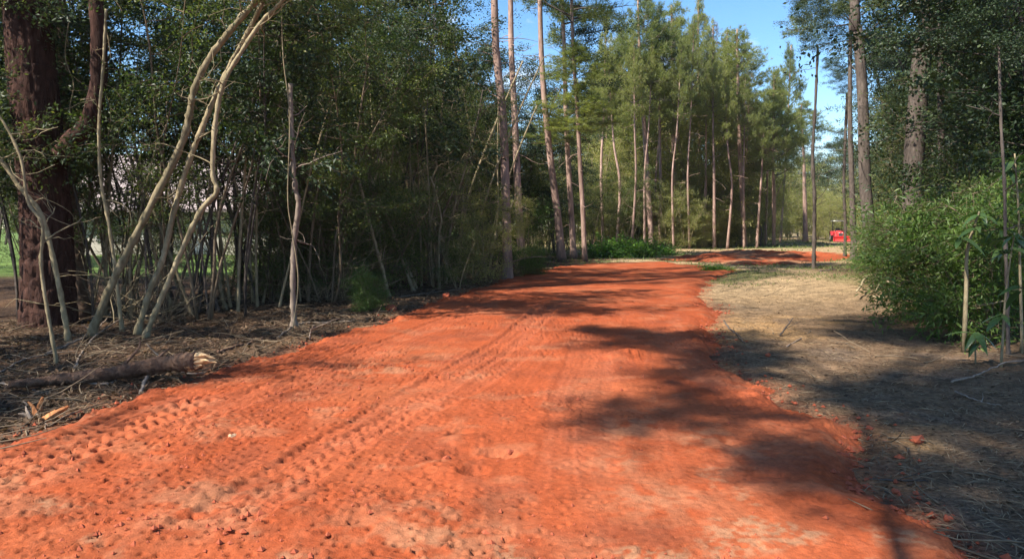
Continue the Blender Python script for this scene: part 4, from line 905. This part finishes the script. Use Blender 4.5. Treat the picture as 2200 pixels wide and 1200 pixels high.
# ------------------------------------------------------------------ fallen log, sticks, stump
def on_ground(px, py, lift=0.0):
    g = gnd(px, py); z = max(gz(g[0], g[1]), -0.03); g = gnd(px, py, z + lift); return (g[0], g[1], z + lift)
def stick(label, pts, wpx, bark='deadwood', lifts=None, name='stick', twigs=1, seed=1, group=None, cat='stick'):
    lifts = lifts or [0.0] * len(pts); W = np.array([on_ground(px, py, l) for (px, py), l in zip(pts, lifts)]); b = W[0].copy(); rng = np.random.default_rng(seed)
    r = wpx * 0.5 * b[1] / FPX; P = spline(W - b, 7 * len(pts)); P[:, 2] += r * 0.8; P[1:-1] += rng.normal(size=P[1:-1].shape) * r * 0.35
    mb = MB(); mb.tube(P, np.linspace(r, r * 0.5, len(P)), 6, True, 0.12, rng)
    for k in range(twigs):
        i = rng.integers(len(P) // 3, len(P) - 1); d = P[min(i + 1, len(P) - 1)] - P[i - 1]; d /= np.linalg.norm(d); q = d + rng.normal(size=3) * 0.6; q[2] = abs(q[2]) * 0.3
        mb.tube(wander(P[i], q, rng.uniform(0.1, 0.45), 4, rng, 0.15), np.linspace(r * 0.5, r * 0.2, 5), 4, False)
    o = mb.build(name, M[bark]); o.location = b; return tag(o, label, cat, group)
lg = thing('fallen_log', 'broken brown log with a splintered end lying left of the road', 'log', on_ground(250, 812))
b0 = np.array(lg.location); rng = np.random.default_rng(4)
W = np.array([on_ground(20, 826, 0.07), on_ground(130, 815, 0.09), on_ground(250, 800, 0.10), on_ground(350, 782, 0.16), on_ground(425, 775, 0.25)]) - b0
P = spline(W, 40); mb = MB(); P3 = spline(W, 90); mb.tube(P3, np.interp(np.linspace(0, 1, 90), [0, .3, 1], [0.035, 0.062, 0.098]) * (1 + 0.12 * np.sin(np.arange(90) * 0.33) * np.sin(np.arange(90) * 0.11)), 20, True, 0.12, rng); mb.build('trunk', M['log'], lg)
d = P[-1] - P[-4]; d /= np.linalg.norm(d)
for k in range(13):
    a = k * 2.4; rr = 0.085 * math.sqrt((k + 0.5) / 13); off = np.array([0.3 * math.sin(a) * rr, -0.9 * math.cos(a) * rr * 0.3, math.sin(a) * rr]); off += np.array([0, math.cos(a) * rr, 0])
    mb = MB(); p0 = P[-3] + off; L_ = rng.uniform(0.14, 0.36) * (1.2 if off[2] > 0 else 0.75); q = d + rng.normal(size=3) * 0.2; mb.tube([p0, p0 + q * L_ * 0.6, p0 + q * L_], [0.042, 0.028, 0.003], 4); mb.build('splinter', M['splinter'], lg, False)
for k, (f, ln) in enumerate(((0.55, 0.3), (0.72, 0.16))):
    mb = MB(); i = int(f * 39); mb.tube(wander(P[i] + (0, 0, 0.07), (0.5, 0.3, 0.6), ln, 4, rng, 0.2), np.linspace(0.02, 0.008, 5), 5); mb.build('branch_stub', M['log'], lg)
STK = [
    ('long pale branch snaking in front of the fallen log', [(0, 826), (60, 829), (150, 824), (232, 826), (258, 812), (320, 801), (356, 790), (398, 803), (440, 802), (472, 790), (540, 788), (598, 776)], 6, 'deadwood'),
    ('stubby grey branch standing up from the red edge below the log', [(303, 848), (312, 818), (332, 800), (356, 782), (362, 776)], 9, 'deadwood'),
    ('straight brown stick pointing away from the splintered log end', [(468, 757), (520, 743), (572, 729)], 7, 'log'),
    ('thin grey stick parallel to the road above the log', [(596, 727), (640, 697), (700, 694), (762, 691)], 5, 'deadwood'),
    ('short upright stick at the red edge near the low green tuft', [(664, 735), (667, 715), (674, 700)], 5, 'deadwood'),
    ('curved pale stick lying behind the log among brush', [(160, 792), (190, 738), (250, 692), (312, 662)], 6, 'deadwood'),
    ('grey stick crossing the brush left of the leaning trunks', [(100, 760), (180, 726), (226, 690), (240, 668)], 5, 'deadwood'),
    ('thin stick along the ground under the leaning trunks', [(330, 700), (430, 668), (520, 655)], 4, 'twig'),
    ('thin stick at the left edge above the fallen log', [(0, 800), (60, 770), (140, 756)], 4, 'deadwood'),
    ('thin pale stick beside the orange root splinters', [(50, 862), (78, 890), (104, 916)], 4, 'deadwood'),
    ('straight thin stick behind the root splinters', [(70, 838), (110, 848), (146, 858)], 3, 'deadwood'),
    ('long pale branch on the shaded right verge', [(2044, 822), (2100, 806), (2162, 780), (2230, 774)], 5, 'deadwood'),
    ('thin pale stick below the long branch on the right verge', [(2052, 842), (2092, 858), (2140, 872)], 4, 'deadwood'),
    ('dark straight stick on the grey soil beside the red edge', [(1868, 1031), (1920, 1033), (1995, 1036)], 6, 'darkbark'),
    ('thin dark stick standing askew on the shaded verge', [(1676, 722), (1690, 702), (1704, 684)], 4, 'darkbark'),
    ('small twisted branch at the right edge of the red road', [(1556, 690), (1566, 706), (1586, 722), (1600, 738)], 4, 'darkbark'),
    ('dark root piece lying across the middle of the red road', [(1272, 786), (1300, 790), (1330, 796), (1345, 790)], 6, 'darkbark'),
    ('thin curved twig in the sandy foreground', [(1160, 1096), (1190, 1122), (1212, 1152), (1218, 1170)], 4, 'deadwood'),
    ('pale bent branch arching out of the green bush on the right', [(1840, 628), (1868, 592), (1905, 606), (1945, 626)], 5, 'palebark'),
    ('pale curled branch under the green bush on the right', [(1872, 640), (1905, 642), (1930, 634), (1946, 626)], 6, 'palebark'),
    ('thin looped branch at the foot of the green bush', [(1880, 628), (1900, 600), (1930, 585), (1936, 575)], 4, 'palebark'),
    ('long thin pale branch leaning over the right undergrowth', [(2030, 672), (2080, 662), (2140, 652), (2165, 648)], 5, 'palebark'),
    ('grey twig on the shaded right verge near the bank', [(1690, 745), (1720, 728), (1742, 712)], 3, 'deadwood'),
    ('thin straw-coloured twig on the left part of the red road', [(1000, 842), (1008, 850), (1016, 856)], 4, 'darkbark'),
    ('thin pale stick in the brush left of the road bend', [(860, 640), (910, 632), (990, 622)], 4, 'deadwood'),
    ('second thin stick in the brush left of the road bend', [(730, 668), (800, 662), (860, 650)], 4, 'twig'),
    ('short dark bar lying by the foot of the lone sapling', [(1762, 586), (1780, 583), (1792, 580)], 6, 'darkbark'),  # short dark tube laid flat on the ground
]
for k, (lab, pts, w, bk) in enumerate(STK):
    lf = None
    if k == 1: lf = [0, 0.02, 0.05, 0.08, 0.1]
    if k in (4, 14): lf = [0, 0.1, 0.2]
    if k == 18: lf = [0.05, 0.35, 0.3, 0.1]
    if k == 20: lf = [0.05, 0.3, 0.4, 0.4]
    if k == 21: lf = [0.1, 0.25, 0.4, 0.45]
    if k == 11: lf = [0, 0.02, 0.08, 0.1]
    stick(lab, pts, w, bk, lf, twigs=0 if w < 4 else 2, seed=400 + k)
rs = thing('root_splinters', 'orange splintered root wood sticking up at the left road edge', 'stump', on_ground(95, 905)); b0 = np.array(rs.location)
for k, (p0, p1, w) in enumerate((((82, 885), (92, 852), 10), ((95, 897), (148, 872), 14), ((80, 892), (60, 862), 9), ((72, 895), (40, 888), 7), ((100, 892), (120, 880), 10), ((70, 900), (55, 872), 6))):
    mb = MB(); A = on_ground(*p0); B = at(p1[0], p1[1], A[1] + 0.02); r = w * 0.85 * A[1] / FPX; Q = spline([np.array(A) - b0 - (0, 0, 0.03), (np.array(A) + B) / 2 - b0 + rng.normal(size=3) * 0.01, np.array(B) - b0], 8); mb.tube(Q, np.linspace(r, r * 0.25, 8), 6, True, 0.2, rng); mb.build('splinter', M['rootwood'] if k < 3 or k == 4 else M['deadwood'], rs, False)
# hanging vines on the left
for k, (lab, pts) in enumerate((('thin vine hanging straight in front of the dead stem', [(628, 690), (640, 620), (637, 560), (626, 490), (618, 420), (622, 250), (608, 120), (604, -20)]), ('looping vine hanging between the two trunks of the old pine', [(155, 265), (150, 230), (158, 180), (140, 120), (150, 30), (152, -30)]),
                                 ('vine hanging along the reddish limb of the old pine', [(238, 125), (232, 80), (222, 40), (206, -20)]), ('second looping vine beside the reddish limb', [(196, 290), (188, 220), (205, 150), (196, 60), (186, -20)]))):
    W = np.array([at(px, py, 10.9 if k == 0 else 12.6) for px, py in pts]); 
    if k == 0: W[0][2] = gz(W[0][0], W[0][1])
    mb = MB(); b = W[0]; mb.tube(spline(W - b, 40), np.full(40, 0.009), 5); o = mb.build('hanging_vine', M['palebark']); o.location = b; tag(o, lab, 'vine')

# ------------------------------------------------------------------ clods and stones
def lump_mesh(seed, mat, flat=0.7):
    rng = np.random.default_rng(seed); import bmesh
    bm = bmesh.new(); bmesh.ops.create_icosphere(bm, subdivisions=2, radius=1.0); me = bpy.data.meshes.new('clod')
    for v in bm.verts:
        f = 1 + 0.28 * math.sin(v.co.x * 3 + seed) * math.cos(v.co.y * 4 - seed) + rng.uniform(-0.13, 0.13); v.co *= f; v.co.z *= flat
    bm.to_mesh(me); bm.free(); me.materials.append(M[mat]); return me
CL = [lump_mesh(k, 'clay', 0.75) for k in range(4)]; STN = lump_mesh(9, 'sandstone', 0.45)
CLODS = [(1970, 952, 19, 0, 'large dark red clod on the grey soil right of the road'), (1868, 925, 12, 1, 'flat red clod at the road edge near the large one'), (1812, 985, 15, 2, 'broken red crust piece on the right road edge'), (1862, 1032, 8, 3, 'small red clod at the end of the dark stick'),
         (1097, 990, 12, 0, 'clod right of the torn holes in the road'), (1300, 1150, 20, -1, 'flat sandy stone in the foreground'), (1336, 782, 14, 1, 'clod beside the dark root on the road'), (1360, 772, 12, 2, 'rough clod right of the dark root on the road'), (1015, 1020, 12, 3, 'clod at the lowest torn hole of the road'),
         (960, 1005, 13, 1, 'clod left of the torn holes in the road'), (500, 952, 14, -1, 'pale stone on the left part of the road'), (655, 1010, 10, 0, 'small clod by the middle tyre track'), (2000, 1150, 15, 2, 'crumbled red clod in the lower right corner'), (2035, 1118, 13, 3, 'red clod fallen on the grey soil at the lower right'),
         (1925, 1060, 12, 0, 'red clod on the crumbling right road edge'), (1650, 765, 8, 1, 'small red clod on the shaded verge'), (1285, 1165, 9, -1, 'small pale pebble beside the flat sandy stone'), (840, 668, 15, 2, 'red lump at the left road edge by the green tuft'), (960, 640, 12, 3, 'red lump on the left road edge before the bend'), (250, 895, 9, 1, 'clod under the yellow root strands')]
for k, (px, py, w, m, lab) in enumerate(CLODS):
    x0, y0, z0 = on_ground(px, py); r = w * 0.5 * y0 / FPX * 1.5; o = obj('stone' if m < 0 else 'dirt_clod', STN if m < 0 else CL[m], None, (x0, y0, z0 + r * (0.28 if m < 0 else 0.5) + (0.05 if float(road_sdf(np.array([x0]), np.array([y0]))[0]) < -0.1 else 0.0)))
    o.scale = (r, r, r); o.rotation_euler = (0, 0, k * 1.1); tag(o, lab, 'stone' if m < 0 else 'clod')

# ------------------------------------------------------------------ litter, straw, grass, crumbs (uncountable)
rng = np.random.default_rng(99)
def strewn(name, n, sampler, size, wid, mat, label, tilt=0.25, lift=0.006, cat=None):
    x, y = sampler(n); z = ground_z(x, y) + lift; a = rng.uniform(0, 6.28, len(x)); D = np.stack([np.cos(a), np.sin(a), rng.normal(size=len(x)) * tilt], 1)
    s_ = rng.uniform(*size, len(x)); V, F = leaves(np.stack([x, y, z], 1), D, s_, wid * s_ if wid > 0.02 else np.full(len(x), wid), rng, 2.0)
    o = obj(name, new_mesh(name, V, F, M[mat], False)); tag(o, label, cat, kind='stuff'); return o
def left_floor(n):
    y = 4.5 + (rng.uniform(0, 1, n) ** 1.6) * 22; x = np.interp(y, [0, 5, 9, 12, 17, 27, 33], [-4.6, -3.9, -3.15, -2.4, -1.3, 0.7, 3.5]) - rng.uniform(0, 1, n) ** 1.2 * 7
    m = road_sdf(x, y) > 0.03; return x[m], y[m]
def right_floor(n):
    y = 3.2 + (rng.uniform(0, 1, n) ** 1.7) * 20; x = 2.2 + rng.uniform(0, 1, n) * (2.5 + 0.42 * y); m = road_sdf(x, y) > 0.05; return x[m], y[m]
def far_floor(n):
    y = 19 + (rng.uniform(0, 1, n) ** 1.2) * 70; x = rng.uniform(0, 1, n) * (0.5 * y) + 0.03 * y; m = (road_sdf(x, y) > 0.2) & (track_sdf(x, y) > 0.3) & (fbm(x * 0.55, y * 0.55, 61, 4) + fbm(x * 0.3, y * 0.3, 71, 3) > rng.normal(size=n) * 0.25); return x[m], y[m]
strewn('leaf_litter', 42000, left_floor, (0.025, 0.085), 0.5, 'dead', 'brown dead leaves covering the floor of the left thicket', 0.4)
strewn('pine_straw', 14000, left_floor, (0.10, 0.26), 0.006, 'straw', 'dry straw and twigs strewn along the left road edge', 0.25)
strewn('verge_straw', 22000, right_floor, (0.06, 0.20), 0.006, 'straw', 'dry straw strewn over the shaded right verge', 0.12)
strewn('verge_leaves', 9000, right_floor, (0.02, 0.06), 0.5, 'dead', 'dead leaf bits scattered over the right verge', 0.3)
def road_pts(n):
    y = 3.0 + (rng.uniform(0, 1, n) ** 1.8) * 9; x = rng.uniform(-4.2, 2.6, n); m = road_sdf(x, y) < -0.1; return x[m], y[m]
# grass blades stand up
x, y = far_floor(26000); z = ground_z(x, y); D = rnd_dir(rng, len(x), 0.3, 1.0); s_ = rng.uniform(0.06, 0.17, len(x)) * np.clip(y / 30, 0.7, 1.6)
V, F = leaves(np.stack([x, y, z], 1), D, s_, s_ * 0.16 + 0.004 * y / 15, rng, 0.1); tag(obj('grass', new_mesh('grass', V, F, M['grass'], False)), 'short patchy grass on the verge and the clearing', 'grass', kind='stuff')
# crumbs of clay on the road
x, y = road_pts(30000); _, rough, _ = road_relief(x, y); keep = rng.uniform(0, 1, len(x)) < (0.04 + 0.42 * rough) * np.clip(2.4 * fbm(x * 1.9, y * 1.9, 171, 4), 0.05, 1); x = x[keep]; y = y[keep]
hh, _, _ = road_relief(x, y); d_ = road_sdf(x, y); z = base_z(x, y) - 0.055 + 0.11 * sstep(0.16, -0.35, d_) + hh * sstep(0.02, -0.25, d_)
r = 0.004 + 0.016 * rng.uniform(0, 1, len(x)) ** 4.0
oc = np.array([[1, 0, 0], [0, 1, 0], [-1, 0, 0], [0, -1, 0], [0, 0, 1], [0, 0, -1]], float); of = np.array([[0, 1, 4], [1, 2, 4], [2, 3, 4], [3, 0, 4], [1, 0, 5], [2, 1, 5], [3, 2, 5], [0, 3, 5]])
V = oc[None] * (r[:, None, None] * rng.uniform(0.6, 1.4, (len(x), 6, 1))); a = rng.uniform(0, 6.28, len(x)); ca, sa = np.cos(a)[:, None], np.sin(a)[:, None]
V = np.stack([V[..., 0] * ca - V[..., 1] * sa, V[..., 0] * sa + V[..., 1] * ca, V[..., 2] * 1.0], -1) + np.stack([x, y, z + r * 0.2], 1)[:, None, :]
F = (of[None] + 6 * np.arange(len(x))[:, None, None]).reshape(-1, 3)
tag(obj('dirt_crumbs', new_mesh('dirt_crumbs', V.reshape(-1, 3), F, M['clay'], False)), 'small red clay crumbs scattered over the road', 'crumbs', kind='stuff')
# low green plants
LOW = [gen_broadleaf('ground_cover', 151, 0.55, 14, 0.1, 4, 4, 2600, 0.11, 0.07, 1.2, 0.008, (0.3, 0.6), 'lush', 'twig', 0.12, label='patch of bright green ground cover at the foot of the far thicket', cat='plant')]
g = gnd(1340, 552); LOW[0].location = (g[0], g[1], 0); LOW[0].scale = (1.6, 1.2, 1.3)
for k, (px, py, s_, lb) in enumerate(((1300, 553, (1.5, 1.2, 1.0), 'bright green ground cover left end of the sunny patch'), (1378, 552, (1.5, 1.2, 1.1), 'bright green ground cover left of the tallest far pine'), (1425, 548, (1.2, 1.0, 0.7), 'small bright green plant right of the tallest far pine'), (1540, 586, (0.7, 0.6, 0.35), 'tiny green weed at the far right corner of the red road'))):
    g = gnd(px, py); copy_tree(LOW[0], (g[0], g[1], gz(g[0], g[1])), k * 2.0, s_, lb, 'bright green ground cover')
for k, (px, py, s_, lb) in enumerate(((796, 668, 0.38, 'low green tuft sprouting at the left road edge'), (770, 640, 0.4, 'small green sprout behind the low tuft'), (1140, 590, 0.55, 'little bush beside the flared foot of the pine'), (120, 640, 0.3, 'green sprig in front of the old pine'))):
    g = gnd(px, py); copy_tree(BUSH[k % 2], (g[0], g[1], gz(g[0], g[1])), k * 1.1, s_, lb, 'small green tufts by the left edge')

# ------------------------------------------------------------------ labels of the scattered trees: where each one stands
ZONES = [(-60, 'left of the old pine'), (180, 'behind the massive old pine'), (420, 'behind the bent pale trunks'), (600, 'left of the dead stem'), (760, 'behind the dead stem'), (900, 'behind the low green tuft'), (1060, 'left of the flared pine'),
         (1180, 'behind the flared pine'), (1290, 'behind the three close pines'), (1370, 'left of the tallest far pine'), (1430, 'behind the tallest far pine'), (1480, 'behind the crossing pines'), (1560, 'behind the narrow-crowned far pine'),
         (1625, 'behind the bright rightmost pine'), (1700, 'right of the bright far pine'), (1790, 'around the lone sapling'), (1900, 'behind the stout dark pine'), (2010, 'behind the thickest right trunk'), (2110, 'behind the whorled sapling'), (9999, 'at the right frame edge')]
KINDS = {'thicket_tree': 'thicket tree', 'thicket_shrub': 'thicket shrub', 'oak_tree': 'dark evergreen', 'sunny_shrub_tree': 'yellow-green shrubby tree', 'slender_tree': 'slim bare stem', 'pine_tree': 'slim pine', 'bare_bush': 'bare twiggy brush'}
ORD = ['nearest', 'second nearest', 'third nearest', 'fourth nearest', 'fifth nearest', 'sixth nearest', 'seventh nearest', 'eighth nearest', 'ninth nearest', 'tenth nearest', 'eleventh nearest', 'twelfth nearest'] + [w_ + ' nearest' for w_ in 'thirteenth fourteenth fifteenth sixteenth seventeenth eighteenth nineteenth twentieth twenty-first twenty-second twenty-third twenty-fourth twenty-fifth twenty-sixth twenty-seventh twenty-eighth twenty-ninth thirtieth thirty-first thirty-second thirty-third thirty-fourth thirty-fifth'.split()]
bins = {}
for o, x, y in SCAT:
    z_ = next(n for lim, n in ZONES if pxof(x, y) < lim); k_ = KINDS[o.name.split('.')[0]]; bins.setdefault((k_, z_), []).append((y, o))
for (k_, z_), L_ in bins.items():
    L_.sort(key=lambda q: q[0])
    for i, (y, o) in enumerate(L_):
        o['label'] = ('%s %s %s' % (ORD[i], k_, z_)) if i < len(ORD) else ('%s far back %s' % (k_, z_))

for k_, o in enumerate([o for o in bpy.data.objects if o.get('group') == 'shrubs on the lawn']): o['label'] = ORD[k_] + ' sunny shrub on the lawn between the thicket stems'

# spilled crumbs along both road edges, and twigs over the forest floor
x = rng.uniform(-5.0, 9, 120000); y = 3.0 + rng.uniform(0, 1, 120000) ** 1.6 * 24; d_ = road_sdf(x, y); keep = (d_ > -0.12) & (d_ < 0.5) & (rng.uniform(0, 1, len(x)) < np.exp(-np.clip(d_, 0, 9) / 0.16) * 0.5); x = x[keep]; y = y[keep]; d_ = d_[keep]
r = 0.006 + 0.026 * rng.uniform(0, 1, len(x)) ** 3.0; z = np.maximum(ground_z(x, y), base_z(x, y) - 0.055 + 0.11 * sstep(0.16, -0.35, d_))
V = oc[None] * (r[:, None, None] * rng.uniform(0.6, 1.4, (len(x), 6, 1))); a = rng.uniform(0, 6.28, len(x)); ca, sa = np.cos(a)[:, None], np.sin(a)[:, None]
V = np.stack([V[..., 0] * ca - V[..., 1] * sa, V[..., 0] * sa + V[..., 1] * ca, V[..., 2] * 0.75], -1) + np.stack([x, y, z + r * 0.3], 1)[:, None, :]
tag(obj('edge_crumbs', new_mesh('edge_crumbs', V.reshape(-1, 3), (of[None] + 6 * np.arange(len(x))[:, None, None]).reshape(-1, 3), M['clay'], False)), 'red clay crumbs spilled along the ragged road edges', 'crumbs', kind='stuff')
mb = MB()
for fn, n_ in ((left_floor, 1300), (right_floor, 130)):
    xx, yy = fn(n_)
    for x0, y0 in zip(xx, yy):
        z0 = gz(x0, y0); L_ = rng.uniform(0.15, 0.8); a = rng.uniform(0, 6.28); B = wander((x0, y0, z0 + 0.012), (math.cos(a), math.sin(a), rng.uniform(-0.02, 0.22)), L_, 4, rng, 0.12, -0.02)
        mb.tube(B, np.linspace(rng.uniform(0.004, 0.010), 0.003, 5), 4, False)
tag(mb.build('twig_litter', M['twig']), 'thin dead twigs littering the ground beside the road', 'twigs', kind='stuff')

# ------------------------------------------------------------------ thin haze volume added to lighten the far trees
hm = bpy.data.materials.new('added_haze'); hm.use_nodes = True; hn = hm.node_tree.nodes; hn.clear(); ho = hn.new('ShaderNodeOutputMaterial'); hv = hn.new('ShaderNodeVolumePrincipled')
hv.inputs['Density'].default_value = 0.0002; hv.inputs['Color'].default_value = (0.92, 0.94, 0.96, 1); hm.node_tree.links.new(hv.outputs[0], ho.inputs['Volume'])
mb = MB(); mb.box((0, 400, 14.5), (760, 760, 16.0)); hz = mb.build('haze', hm, None, False); tag(hz, 'faint pale haze volume added to lighten the far trees', 'haze', kind='stuff')
